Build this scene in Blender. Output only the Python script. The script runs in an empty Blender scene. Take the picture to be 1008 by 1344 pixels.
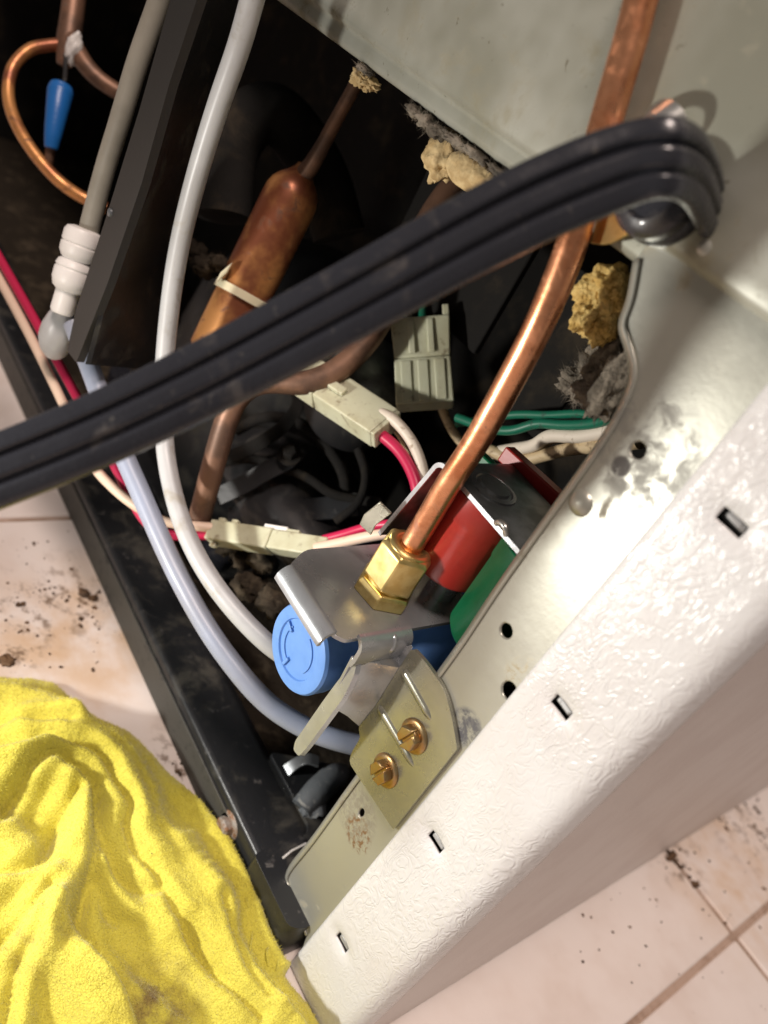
import bpy, bmesh, math, random
from mathutils import Vector, Matrix, noise
random.seed(7)
sc = bpy.context.scene
S = 0.001                                   # all coordinates below are written in millimetres
# ------------------------------------------------------------------ camera
# world: x to the fridge's right seen from behind, y into the fridge, z up; floor z=0, rear plane of the fridge y=0
F = 1050.0; CAM = Vector((0, -143, 244))
UP = Vector((901, -1535, -1050)).normalized()
FR = Vector((1149, -43, 1050)); FR = (FR - UP * FR.dot(UP)).normalized()
LF = FR.cross(UP).normalized()
if LF.z < 0: LF = -LF
def to_world(c): return Vector((-LF.dot(c), FR.dot(c), UP.dot(c)))
cam = bpy.data.cameras.new('camera'); co = bpy.data.objects.new('camera', cam)
sc.collection.objects.link(co); sc.camera = co
cx = to_world(Vector((1, 0, 0))); cy = to_world(Vector((0, -1, 0))); cz = to_world(Vector((0, 0, -1)))
m = Matrix((cx, cy, cz)).transposed().to_4x4(); m.translation = CAM * S
co.matrix_world = m
cam.sensor_fit = 'VERTICAL'; cam.sensor_height = 36; cam.sensor_width = 27; cam.lens = F / 1344 * 36
cam.clip_start = 0.005; cam.clip_end = 20
cam.dof.use_dof = True; cam.dof.focus_distance = 0.212; cam.dof.aperture_fstop = 11
# ------------------------------------------------------------------ light
w = bpy.data.worlds.new('World'); sc.world = w; w.use_nodes = True
bg = w.node_tree.nodes['Background']; bg.inputs[0].default_value = (1.0, 0.92, 0.86, 1); bg.inputs[1].default_value = 0.125
def lamp(name, kind, loc, target, energy, color, size, **k):
    l = bpy.data.lights.new(name, kind); l.energy = energy; l.color = color
    if kind == 'AREA': l.shape = 'DISK'; l.size = size
    else: l.shadow_soft_size = size
    for a, b in k.items(): setattr(l, a, b)
    o = bpy.data.objects.new(name, l); sc.collection.objects.link(o)
    o.location = Vector(loc) * S
    o.rotation_euler = (Vector(target) - Vector(loc)).to_track_quat('-Z', 'Y').to_euler()
    return o
# hand torch held low to the left of the camera, aimed at the valve
lamp('torch_light', 'SPOT', (-165, -200, 92), (-85, 0, 112), 2.45, (1.0, 0.965, 0.90), 0.008, spot_size=math.radians(120), spot_blend=1.0)
# warm ceiling lamp of the room, to the right of and above the fridge
lamp('room_lamp', 'AREA', (90, -480, 1600), (0, 0, 100), 21.0, (1.0, 0.83, 0.745), 0.42)
sc.view_settings.view_transform = 'Standard'; sc.view_settings.look = 'None'
sc.view_settings.exposure = 0.0; sc.view_settings.gamma = 1.0; sc.view_settings.use_curve_mapping = False
sc.render.engine = 'CYCLES'
sc.render.resolution_x = 768; sc.render.resolution_y = 1024

# ------------------------------------------------------------------ pixel -> point on a known plane
def ray(px, py): return to_world(Vector(((px - 504) / F, (py - 672) / F, 1)))
def Y(px, py, y): r = ray(px, py); return CAM + r * ((y - CAM.y) / r.y)
def Z(px, py, z): r = ray(px, py); return CAM + r * ((z - CAM.z) / r.z)
def D(px, py, d): return CAM + ray(px, py) * d

# ------------------------------------------------------------------ materials
MATS = {}
def mat(name, col, rough=0.5, metal=0.0, var=None, dirt=None, bump=None, spots=None, rvar=None, sss=0, sheen=0, coat=0, trans=0, ior=1.45, extra=None, spec=0.5):
    """var=(scale/mm, colour2, lo, hi)  dirt=[(scale, colour, lo, hi, rough)...]  bump=[(scale, mm, kind)...]"""
    m = bpy.data.materials.new(name); m.use_nodes = True; nt = m.node_tree; N = nt.nodes; L = nt.links
    b = N['Principled BSDF']
    b.inputs['Roughness'].default_value = rough; b.inputs['Metallic'].default_value = metal
    b.inputs['IOR'].default_value = ior; b.inputs['Specular IOR Level'].default_value = spec
    geo = N.new('ShaderNodeNewGeometry'); vm = N.new('ShaderNodeVectorMath'); vm.operation = 'SCALE'
    vm.inputs['Scale'].default_value = 1000; L.new(geo.outputs['Position'], vm.inputs[0]); P = vm.outputs[0]
    def nz(scale, detail=4, rgh=0.6, dist=0.0, vec=None):
        n = N.new('ShaderNodeTexNoise'); n.inputs['Scale'].default_value = scale; n.inputs['Detail'].default_value = detail
        n.inputs['Roughness'].default_value = rgh; n.inputs['Distortion'].default_value = dist
        L.new(vec or P, n.inputs['Vector']); return n.outputs['Fac']
    def ramp(fac, lo, hi):
        r = N.new('ShaderNodeMapRange'); r.inputs['From Min'].default_value = lo; r.inputs['From Max'].default_value = hi
        r.interpolation_type = 'SMOOTHSTEP'; L.new(fac, r.inputs['Value']); return r.outputs[0]
    def mixc(fac, a, c):
        x = N.new('ShaderNodeMix'); x.data_type = 'RGBA'
        L.new(fac, x.inputs['Factor'])
        if isinstance(a, tuple): x.inputs['A'].default_value = (*a, 1)
        else: L.new(a, x.inputs['A'])
        if isinstance(c, tuple): x.inputs['B'].default_value = (*c, 1)
        else: L.new(c, x.inputs['B'])
        return x.outputs['Result']
    def mixf(fac, a, c):
        x = N.new('ShaderNodeMix'); x.data_type = 'FLOAT'; L.new(fac, x.inputs['Factor'])
        if isinstance(a, (int, float)): x.inputs['A'].default_value = a
        else: L.new(a, x.inputs['A'])
        x.inputs['B'].default_value = c; return x.outputs['Result']
    c = col; rg = rough; mt = metal
    if var: c = mixc(ramp(nz(var[0]), var[2], var[3]), c, var[1])
    for d in dirt or []:
        f = ramp(nz(d[0], 6, 0.65, 0.4), d[2], d[3]); c = mixc(f, c, d[1]); rg = mixf(f, rg, d[4])
        if metal: mt = mixf(f, mt, 0.0)
    if extra: c, rg = extra(N, L, P, nz, ramp, mixc, mixf, c, rg)
    if rvar: rg2 = N.new('ShaderNodeMath'); rg2.operation = 'ADD'; rg2.use_clamp = True; \
        r_ = N.new('ShaderNodeMapRange'); r_.inputs['To Min'].default_value = -rvar[1]; r_.inputs['To Max'].default_value = rvar[1]; \
        L.new(nz(rvar[0]), r_.inputs['Value']); L.new(r_.outputs[0], rg2.inputs[0]); \
        (L.new(rg, rg2.inputs[1]) if not isinstance(rg, (int, float)) else setattr(rg2.inputs[1], 'default_value', rg)); rg = rg2.outputs[0]
    if isinstance(c, tuple): b.inputs['Base Color'].default_value = (*c, 1)
    else: L.new(c, b.inputs['Base Color'])
    if not isinstance(rg, (int, float)): L.new(rg, b.inputs['Roughness'])
    if not isinstance(mt, (int, float)): L.new(mt, b.inputs['Metallic'])
    last = None
    for (s, mm, kind) in bump or []:
        if kind == 'noise': h = nz(s, 5, 0.6)
        elif kind == 'soft': h = nz(s, 1, 0.4)
        elif kind == 'grain':                     # wrinkled leather-grain paint: stretched ridges
            mp = N.new('ShaderNodeMapping'); mp.inputs['Rotation'].default_value = (0, 0.62, 0); mp.inputs['Scale'].default_value = (1.0, 1, 0.62); L.new(P, mp.inputs['Vector'])
            h0 = nz(s, 2, 0.5, 1.6, mp.outputs[0]); a = N.new('ShaderNodeMath'); a.operation = 'SUBTRACT'; L.new(h0, a.inputs[0]); a.inputs[1].default_value = 0.5
            ab = N.new('ShaderNodeMath'); ab.operation = 'ABSOLUTE'; L.new(a.outputs[0], ab.inputs[0])
            h = mul(N, L, ramp(ab.outputs[0], 0.0, 0.16), ramp(nz(0.022, 2, 0.5), 0.22, 0.60))
        elif kind == 'brush':
            mp = N.new('ShaderNodeMapping'); mp.inputs['Scale'].default_value = (1, 1, 0.04); L.new(P, mp.inputs['Vector']); h = nz(s, 3, 0.6, 0, mp.outputs[0])
        else:
            v = N.new('ShaderNodeTexVoronoi'); v.inputs['Scale'].default_value = s; L.new(P, v.inputs['Vector']); h = v.outputs['Distance']
        bn = N.new('ShaderNodeBump'); bn.inputs['Distance'].default_value = mm * S; bn.inputs['Strength'].default_value = 1
        L.new(h, bn.inputs['Height'])
        if last: L.new(last, bn.inputs['Normal'])
        last = bn.outputs[0]
    if last: L.new(last, b.inputs['Normal'])
    if sss: b.inputs['Subsurface Weight'].default_value = sss; b.inputs['Subsurface Radius'].default_value = (1, 1, 1); b.inputs['Subsurface Scale'].default_value = 0.0025
    if sheen: b.inputs['Sheen Weight'].default_value = sheen; b.inputs['Sheen Roughness'].default_value = 0.5
    if coat: b.inputs['Coat Weight'].default_value = coat; b.inputs['Coat Roughness'].default_value = 0.12
    if trans: b.inputs['Transmission Weight'].default_value = trans
    MATS[name] = m; return m

def near_mask(N, L, P, pt, r0, r1):
    d = N.new('ShaderNodeVectorMath'); d.operation = 'DISTANCE'; L.new(P, d.inputs[0]); d.inputs[1].default_value = tuple(pt)
    r = N.new('ShaderNodeMapRange'); r.inputs['From Min'].default_value = r0; r.inputs['From Max'].default_value = r1
    r.inputs['To Min'].default_value = 1; r.inputs['To Max'].default_value = 0; L.new(d.outputs['Value'], r.inputs['Value']); return r.outputs[0]
def mul(N, L, a, c):
    x = N.new('ShaderNodeMath'); x.operation = 'MULTIPLY'; L.new(a, x.inputs[0]); L.new(c, x.inputs[1]); return x.outputs[0]

def rail_wear(N, L, P, nz, ramp, mixc, mixf, c, rg):
    for (pt, r, s, lo, hi, col) in [(Y(850, 590, 0), 13, 0.22, 0.47, 0.53, (0.31, 0.31, 0.28)), (Y(815, 612, 0), 2.4, 0.5, 0.30, 0.4, (0.13, 0.125, 0.12)),
                                    (Y(468, 1068, 0), 9, 0.5, 0.44, 0.52, (0.30, 0.28, 0.22)), (Y(612, 955, 0), 5.5, 0.35, 0.40, 0.50, (0.13, 0.13, 0.14)),
                                    (Y(470, 1095, 0), 6, 0.6, 0.50, 0.55, (0.22, 0.13, 0.06)), (Y(690, 900, 0), 7, 0.5, 0.5, 0.6, (0.3, 0.24, 0.14))]:
        f = mul(N, L, near_mask(N, L, P, pt, r * 0.75, r), ramp(nz(s, 6, 0.65, 0.6), lo - 0.06, hi + 0.08))
        c = mixc(f, c, col); rg = mixf(f, rg, 0.6)
    return c, rg
def towel_marks(N, L, P, nz, ramp, mixc, mixf, c, rg):
    f = mul(N, L, near_mask(N, L, P, Z(205, 1320, 10), 4, 16), ramp(nz(0.16, 4), 0.35, 0.65)); c = mixc(f, c, (0.27, 0.19, 0.05))
    f = mul(N, L, near_mask(N, L, P, Z(60, 1240, 10), 4, 12), ramp(nz(0.2, 4), 0.45, 0.7)); c = mixc(f, c, (0.36, 0.28, 0.05))
    return c, rg
def floor_marks(N, L, P, nz, ramp, mixc, mixf, c, rg):
    for px, py, r in [(960, 1140, 60), (140, 830, 55), (60, 850, 40)]:
        f = mul(N, L, near_mask(N, L, P, Z(px, py, 0), 5, r), ramp(nz(0.05, 4), 0.30, 0.75)); c = mixc(f, c, (0.66, 0.47, 0.31))
    for px, py, r in [(985, 1085, 40), (885, 1125, 22), (110, 780, 30), (30, 800, 25), (240, 1010, 22), (10, 860, 15)]:
        f = mul(N, L, near_mask(N, L, P, Z(px, py, 0), 2, r), ramp(nz(0.16, 6, 0.7), 0.50, 0.66)); c = mixc(f, c, (0.16, 0.10, 0.06))
    return c, rg

mat('galv', (0.43, 0.43, 0.37), 0.34, 0.5, var=(0.035, (0.42, 0.42, 0.37), 0.35, 0.7), dirt=[(0.09, (0.33, 0.31, 0.24), 0.60, 0.72, 0.6), (0.55, (0.12, 0.11, 0.08), 0.70, 0.76, 0.7)], bump=[(0.03, 0.5, 'soft'), (0.6, 0.03, 'noise')], rvar=(0.15, 0.08), extra=rail_wear)
mat('panel', (0.42, 0.425, 0.37), 0.46, 0.25, var=(0.016, (0.27, 0.27, 0.215), 0.40, 0.62), dirt=[(0.045, (0.24, 0.22, 0.15), 0.52, 0.72, 0.65), (0.2, (0.27, 0.26, 0.2), 0.58, 0.7, 0.6), (0.35, (0.12, 0.11, 0.075), 0.645, 0.72, 0.8)], bump=[(0.02, 0.9, 'soft'), (0.5, 0.03, 'noise')], rvar=(0.1, 0.08))
mat('zinc', (0.43, 0.43, 0.35), 0.26, 0.7, var=(0.05, (0.36, 0.36, 0.29), 0.35, 0.65), dirt=[(0.5, (0.3, 0.28, 0.2), 0.70, 0.80, 0.5)], bump=[(0.05, 0.12, 'soft'), (0.9, 0.015, 'noise')], rvar=(0.2, 0.1))
mat('zinc_bright', (0.52, 0.54, 0.56), 0.25, 0.65, var=(0.06, (0.42, 0.44, 0.46), 0.35, 0.65), dirt=[(0.7, (0.36, 0.35, 0.32), 0.74, 0.82, 0.5)], bump=[(0.05, 0.12, 'soft'), (0.9, 0.015, 'noise')], rvar=(0.2, 0.1))
mat('steel_dark', (0.17, 0.18, 0.19), 0.35, 0.6, var=(0.1, (0.10, 0.11, 0.11), 0.4, 0.6), bump=[(0.6, 0.02, 'noise')], rvar=(0.2, 0.1))
mat('steel', (0.62, 0.62, 0.60), 0.28, 0.85, var=(0.2, (0.5, 0.5, 0.47), 0.4, 0.6))
mat('steel_tab', (0.36, 0.36, 0.36), 0.45, 0.4, dirt=[(0.6, (0.1, 0.09, 0.08), 0.55, 0.66, 0.7)])
mat('white_paint', (0.70, 0.70, 0.70), 0.25, 0.0, var=(0.03, (0.66, 0.645, 0.635), 0.4, 0.7), dirt=[(0.35, (0.30, 0.24, 0.2), 0.755, 0.80, 0.6)], bump=[(0.30, 0.11, 'grain'), (0.25, 0.08, 'noise'), (0.03, 0.5, 'soft')], coat=0.2)
mat('side_paint', (0.74, 0.67, 0.63), 0.4, 0.0, var=(0.03, (0.68, 0.60, 0.56), 0.4, 0.7), bump=[(0.38, 0.05, 'grain')])
mat('black_paint', (0.018, 0.019, 0.021), 0.33, 0.0, dirt=[(0.05, (0.06, 0.056, 0.046), 0.50, 0.70, 0.85), (0.22, (0.11, 0.105, 0.10), 0.60, 0.76, 0.8), (0.6, (0.20, 0.18, 0.15), 0.68, 0.76, 0.9)], bump=[(0.25, 0.12, 'noise'), (1.2, 0.03, 'noise')])
mat('rail_face', (0.055, 0.053, 0.046), 0.55, 0.0, dirt=[(0.2, (0.02, 0.02, 0.02), 0.55, 0.7, 0.6), (0.5, (0.16, 0.15, 0.12), 0.70, 0.78, 0.9)], bump=[(0.3, 0.08, 'noise')])
mat('black_plastic', (0.017, 0.017, 0.018), 0.45, 0.0, dirt=[(0.07, (0.05, 0.046, 0.038), 0.50, 0.70, 0.9), (0.7, (0.16, 0.15, 0.13), 0.68, 0.78, 0.95)], bump=[(0.5, 0.05, 'noise')])
mat('strip_plastic', (0.020, 0.018, 0.016), 0.5, 0.0, dirt=[(0.6, (0.12, 0.11, 0.1), 0.70, 0.8, 0.9)], bump=[(0.5, 0.04, 'noise')])
mat('compartment', (0.012, 0.011, 0.010), 0.9, 0.0, dirt=[(0.05, (0.035, 0.028, 0.02), 0.5, 0.7, 1.0)], bump=[(0.15, 0.5, 'noise')], spec=0.2)
mat('dust_floor', (0.028, 0.022, 0.016), 0.95, 0.0, dirt=[(0.08, (0.07, 0.055, 0.038), 0.5, 0.66, 1.0)], bump=[(0.2, 1.2, 'noise')], spec=0.1)
mat('rubber', (0.022, 0.023, 0.029), 0.27, 0.0, dirt=[(0.07, (0.085, 0.075, 0.068), 0.56, 0.76, 0.75), (0.3, (0.06, 0.055, 0.05), 0.60, 0.74, 0.7), (1.1, (0.22, 0.22, 0.22), 0.735, 0.78, 0.8)], bump=[(0.8, 0.06, 'noise'), (0.12, 0.25, 'soft')], coat=0.25, rvar=(0.2, 0.08))
mat('copper', (0.78, 0.36, 0.19), 0.30, 0.9, var=(0.12, (0.58, 0.22, 0.10), 0.40, 0.65), dirt=[(0.14, (0.40, 0.16, 0.08), 0.52, 0.70, 0.45), (0.5, (0.24, 0.10, 0.055), 0.62, 0.74, 0.55)], bump=[(0.7, 0.04, 'noise'), (0.08, 0.12, 'soft')], rvar=(0.3, 0.14))
mat('copper_dull', (0.23, 0.125, 0.08), 0.48, 0.45, var=(0.08, (0.12, 0.07, 0.048), 0.4, 0.65), dirt=[(0.3, (0.12, 0.09, 0.07), 0.62, 0.75, 0.8)], bump=[(0.6, 0.06, 'noise')])
mat('copper_drier', (0.66, 0.31, 0.11), 0.36, 0.5, var=(0.045, (0.27, 0.09, 0.045), 0.42, 0.62), dirt=[(0.16, (0.15, 0.065, 0.035), 0.55, 0.70, 0.6), (0.8, (0.25, 0.2, 0.15), 0.72, 0.8, 0.9)], bump=[(0.5, 0.05, 'noise')])
mat('brass', (0.88, 0.68, 0.29), 0.34, 0.9, var=(0.2, (0.74, 0.53, 0.19), 0.4, 0.65), bump=[(0.9, 0.012, 'noise')], rvar=(0.3, 0.08))
mat('screw_zinc', (0.43, 0.32, 0.17), 0.3, 0.9, var=(0.4, (0.45, 0.27, 0.11), 0.4, 0.6), bump=[(0.8, 0.03, 'noise')])
mat('blue_plastic', (0.14, 0.30, 0.68), 0.42, 0.0, var=(0.2, (0.12, 0.27, 0.63), 0.4, 0.7), dirt=[(0.5, (0.10, 0.18, 0.36), 0.72, 0.8, 0.6)], bump=[(0.6, 0.015, 'noise')], sss=0.12)
mat('blue_vinyl', (0.015, 0.13, 0.42), 0.35, 0.0, dirt=[(0.5, (0.12, 0.2, 0.3), 0.66, 0.76, 0.7)], bump=[(0.5, 0.1, 'noise')])
mat('red_plastic', (0.36, 0.024, 0.017), 0.38, 0.0, dirt=[(0.4, (0.2, 0.03, 0.02), 0.66, 0.78, 0.6)], var=(0.1, (0.30, 0.02, 0.015), 0.4, 0.6), bump=[(0.6, 0.02, 'noise')], sss=0.05)
mat('green_plastic', (0.0, 0.12, 0.045), 0.4, 0.0, var=(0.1, (0.0, 0.10, 0.035), 0.4, 0.6))
mat('nylon', (0.56, 0.56, 0.41), 0.4, 0.0, var=(0.06, (0.46, 0.44, 0.30), 0.4, 0.7), dirt=[(0.18, (0.22, 0.18, 0.11), 0.56, 0.74, 0.7)], sss=0.6, bump=[(0.5, 0.03, 'noise')])
mat('nylon_tie', (0.80, 0.74, 0.52), 0.45, 0.0, sss=0.2, dirt=[(0.6, (0.35, 0.28, 0.18), 0.66, 0.76, 0.7)])
mat('poly_white', (0.50, 0.505, 0.51), 0.36, 0.0, var=(0.03, (0.42, 0.42, 0.42), 0.4, 0.65), dirt=[(0.12, (0.36, 0.34, 0.30), 0.54, 0.72, 0.5), (0.9, (0.2, 0.18, 0.15), 0.72, 0.78, 0.7)], sss=0.3, bump=[(0.08, 0.25, 'soft')])
mat('poly_blue', (0.30, 0.335, 0.43), 0.35, 0.0, var=(0.03, (0.27, 0.285, 0.34), 0.4, 0.7), dirt=[(0.3, (0.22, 0.22, 0.22), 0.64, 0.76, 0.5)], sss=0.3, bump=[(0.08, 0.25, 'soft')])
mat('poly_grey', (0.33, 0.31, 0.26), 0.5, 0.0, var=(0.04, (0.25, 0.235, 0.195), 0.4, 0.7), sss=0.2)
mat('white_plastic', (0.80, 0.77, 0.74), 0.4, 0.0, sss=0.25, dirt=[(0.3, (0.45, 0.41, 0.35), 0.68, 0.78, 0.7)])
mat('wire_red', (0.50, 0.018, 0.075), 0.36, 0.0, dirt=[(0.4, (0.2, 0.03, 0.04), 0.66, 0.76, 0.6)])
mat('wire_beige', (0.76, 0.57, 0.44), 0.45, 0.0, dirt=[(0.35, (0.42, 0.28, 0.18), 0.62, 0.76, 0.6)])
mat('wire_white', (0.68, 0.60, 0.50), 0.45, 0.0, dirt=[(0.35, (0.3, 0.22, 0.15), 0.58, 0.72, 0.7)])
mat('wire_tan', (0.52, 0.40, 0.24), 0.5, 0.0, dirt=[(0.3, (0.22, 0.15, 0.09), 0.52, 0.68, 0.8)], bump=[(0.4, 0.15, 'noise')])
mat('wire_green', (0.008, 0.13, 0.075), 0.4, 0.0, dirt=[(0.3, (0.02, 0.08, 0.05), 0.55, 0.7, 0.7)])
mat('foam', (0.66, 0.47, 0.17), 0.9, 0.0, var=(0.25, (0.50, 0.32, 0.09), 0.4, 0.6), bump=[(0.5, 0.8, 'noise'), (1.2, 0.4, 'vor')], sss=0.1)
mat('foam_pale', (0.58, 0.44, 0.23), 0.85, 0.0, var=(0.2, (0.40, 0.28, 0.13), 0.4, 0.65), bump=[(0.4, 0.3, 'noise'), (1.0, 0.15, 'vor')])
mat('lint', (0.24, 0.205, 0.16), 1.0, 0.0, var=(0.12, (0.10, 0.085, 0.065), 0.42, 0.6), bump=[(0.6, 1.0, 'noise')])
mat('towel', (0.69, 0.62, 0.08), 0.72, 0.0, rvar=(1.3, 0.45), var=(0.03, (0.60, 0.52, 0.05), 0.4, 0.7), dirt=[(0.22, (0.50, 0.38, 0.05), 0.67, 0.8, 0.8), (0.45, (0.14, 0.09, 0.03), 0.70, 0.735, 0.9)], bump=[(0.5, 0.25, 'noise'), (1.5, 0.28, 'noise'), (1.6, 0.18, 'vor')], sheen=0.3, extra=towel_marks, sss=0.08)
mat('tile', (0.84, 0.765, 0.72), 0.35, 0.0, var=(0.02, (0.75, 0.65, 0.59), 0.4, 0.7), dirt=[(0.10, (0.60, 0.52, 0.46), 0.64, 0.8, 0.5), (0.5, (0.16, 0.10, 0.06), 0.745, 0.78, 0.8)], bump=[(0.05, 0.4, 'soft'), (0.4, 0.05, 'noise')], extra=floor_marks, rvar=(0.1, 0.1))
mat('grout', (0.46, 0.34, 0.27), 0.9, 0.0, var=(0.1, (0.34, 0.24, 0.18), 0.4, 0.6), bump=[(0.5, 0.3, 'noise')])
mat('crumb', (0.055, 0.032, 0.018), 0.7, 0.0, var=(0.3, (0.16, 0.09, 0.045), 0.45, 0.6), bump=[(1.0, 0.2, 'noise')])
mat('rust', (0.20, 0.10, 0.05), 0.6, 0.2, var=(0.3, (0.30, 0.27, 0.24), 0.4, 0.6), bump=[(0.5, 0.3, 'noise')])
mat('grey_rubber', (0.10, 0.11, 0.12), 0.6, 0.0, dirt=[(0.25, (0.30, 0.30, 0.28), 0.55, 0.72, 0.8)], bump=[(0.3, 0.3, 'noise')])

# ------------------------------------------------------------------ object helpers
COL = sc.collection
def thing(name, label, cat, loc, group=None):
    o = bpy.data.objects.new(name, None); COL.objects.link(o); o.empty_display_size = 0.01
    o.location = Vector(loc) * S; o['label'] = label; o['category'] = cat
    if group: o['group'] = group
    return o
def wloc(o):
    v = o.location.copy()
    while o.parent: o = o.parent; v = v + o.location
    return v
def obj(name, verts, faces, material, parent=None, label=None, cat=None, group=None, kind=None, smooth=35, bevel=0, seg=2, sub=0):
    vs = [Vector(v) * S for v in verts]
    lo = Vector((min(v.x for v in vs), min(v.y for v in vs), min(v.z for v in vs))); hi = Vector((max(v.x for v in vs), max(v.y for v in vs), max(v.z for v in vs)))
    org = Vector(((lo.x + hi.x) / 2, (lo.y + hi.y) / 2, lo.z))
    me = bpy.data.meshes.new(name); me.from_pydata([tuple(v - org) for v in vs], [], faces)
    bm = bmesh.new(); bm.from_mesh(me); bmesh.ops.recalc_face_normals(bm, faces=bm.faces); bm.to_mesh(me); bm.free()
    me.materials.append(MATS[material] if isinstance(material, str) else material)
    if smooth:
        me.shade_smooth()
        if smooth < 180: me.set_sharp_from_angle(angle=math.radians(smooth))
    o = bpy.data.objects.new(name, me); COL.objects.link(o)
    if parent: o.parent = parent; o.location = org - wloc(parent)
    else: o.location = org
    if label: o['label'] = label
    if cat: o['category'] = cat
    if group: o['group'] = group
    if kind: o['kind'] = kind
    if bevel:
        b = o.modifiers.new('bevel', 'BEVEL'); b.width = bevel * S; b.segments = seg; b.limit_method = 'ANGLE'; b.angle_limit = math.radians(40); b.harden_normals = False
    if sub: o.modifiers.new('sub', 'SUBSURF').levels = sub; o.modifiers['sub'].render_levels = sub
    return o
def merge(*vf):
    V = []; Fc = []
    for v, f in vf:
        k = len(V); V += [Vector(a) for a in v]; Fc += [tuple(i + k for i in q) for q in f]
    return V, Fc
def box(a, b):
    (x0, y0, z0), (x1, y1, z1) = a, b
    v = [(x, y, z) for z in (z0, z1) for y in (y0, y1) for x in (x0, x1)]
    return [Vector(q) for q in v], [(0, 2, 3, 1), (4, 5, 7, 6), (0, 1, 5, 4), (2, 6, 7, 3), (0, 4, 6, 2), (1, 3, 7, 5)]
def obox(c, ax, ay, az, sx, sy, sz, taper=1.0):
    """oriented box: centre, three axes, full sizes; far end (+az) scaled by taper"""
    ax, ay, az = Vector(ax).normalized(), Vector(ay).normalized(), Vector(az).normalized(); c = Vector(c); v = []
    for k in (-1, 1):
        t = taper if k > 0 else 1
        for j in (-1, 1):
            for i in (-1, 1): v.append(c + ax * i * sx / 2 * t + ay * j * sy / 2 * t + az * k * sz / 2)
    return v, box((0, 0, 0), (1, 1, 1))[1]
def catmull(pts, n=10):
    pts = [Vector(p) for p in pts]; P = [pts[0] * 2 - pts[1]] + pts + [pts[-1] * 2 - pts[-2]]; out = []
    for i in range(1, len(P) - 2):
        p0, p1, p2, p3 = P[i - 1:i + 3]
        # centripetal-ish
        for k in range(n):
            t = k / n; t2 = t * t; t3 = t2 * t
            out.append(0.5 * ((2 * p1) + (p2 - p0) * t + (2 * p0 - 5 * p1 + 4 * p2 - p3) * t2 + (3 * p1 - p0 - 3 * p2 + p3) * t3))
    out.append(P[-2]); return out
def smooth_path(pts, it=4):
    pts = [p.copy() for p in pts]
    for _ in range(it):
        q = [pts[0]] + [(pts[i - 1] + pts[i] * 2 + pts[i + 1]) / 4 for i in range(1, len(pts) - 1)] + [pts[-1]]; pts = q
    return pts
def sweep(path, prof, up=None, radii=None, cap=True):
    """sweep a closed 2D profile (list of (a,b)) along path; up = direction(s) for b"""
    n = len(prof); V = []; Fc = []; T = []
    for i in range(len(path)):
        T.append((path[min(i + 1, len(path) - 1)] - path[max(i - 1, 0)]).normalized())
    if up is None:
        u = T[0].orthogonal().normalized()
    for i, p in enumerate(path):
        t = T[i]
        if up is not None: u = up[i] if isinstance(up, list) else up
        u = (u - t * u.dot(t)).normalized(); s = t.cross(u)
        r = 1 if radii is None else radii[i]
        for a, b in prof: V.append(p + s * a * r + u * b * r)
    for i in range(len(path) - 1):
        for k in range(n):
            k2 = (k + 1) % n; Fc.append((i * n + k, i * n + k2, (i + 1) * n + k2, (i + 1) * n + k))
    if cap: Fc.append(tuple(range(n))[::-1]); Fc.append(tuple(range((len(path) - 1) * n, len(path) * n)))
    return V, Fc
def circ(r=1, n=16): return [(r * math.cos(2 * math.pi * k / n), r * math.sin(2 * math.pi * k / n)) for k in range(n)]
def tube(pts, r, n=16, res=10, sm=3):
    path = smooth_path(catmull(pts, res), sm)
    if isinstance(r, (list, tuple)):
        m_ = len(path); R = []
        for i in range(m_):
            t = i / (m_ - 1) * (len(r) - 1); k = min(int(t), len(r) - 2); R.append(r[k] + (r[k + 1] - r[k]) * (t - k))
        return sweep(path, circ(1, n), None, R)
    return sweep(path, circ(r, n))
def lathe(prof, c, ax, n=40, ref=None):
    """prof = [(radius, along)], axis direction ax from c"""
    ax = Vector(ax).normalized(); u = (Vector(ref) if ref else ax.orthogonal()); u = (u - ax * u.dot(ax)).normalized(); s = ax.cross(u); c = Vector(c); V = []; Fc = []
    for r, h in prof:
        for k in range(n):
            a = 2 * math.pi * k / n; V.append(c + ax * h + (u * math.cos(a) + s * math.sin(a)) * max(r, 0.001))
    for i in range(len(prof) - 1):
        for k in range(n):
            k2 = (k + 1) % n; Fc.append((i * n + k, i * n + k2, (i + 1) * n + k2, (i + 1) * n + k))
    Fc.append(tuple(range(n))[::-1]); Fc.append(tuple(range((len(prof) - 1) * n, len(prof) * n)))
    return V, Fc
def round_poly(pts, r, n=5):
    """round the corners of a 2D polygon; r one value or per corner"""
    out = []; m_ = len(pts)
    for i in range(m_):
        rr = r[i] if isinstance(r, (list, tuple)) else r
        p = Vector(pts[i]); a = Vector(pts[i - 1]) - p; b = Vector(pts[(i + 1) % m_]) - p
        d = min(rr, a.length * 0.48, b.length * 0.48)
        if d < 1e-4: out.append(p); continue
        p0 = p + a.normalized() * d; p1 = p + b.normalized() * d
        for k in range(n + 1):
            t = k / n; out.append(p0 * (1 - t) ** 2 + p * 2 * t * (1 - t) + p1 * t * t)
    return out
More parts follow.
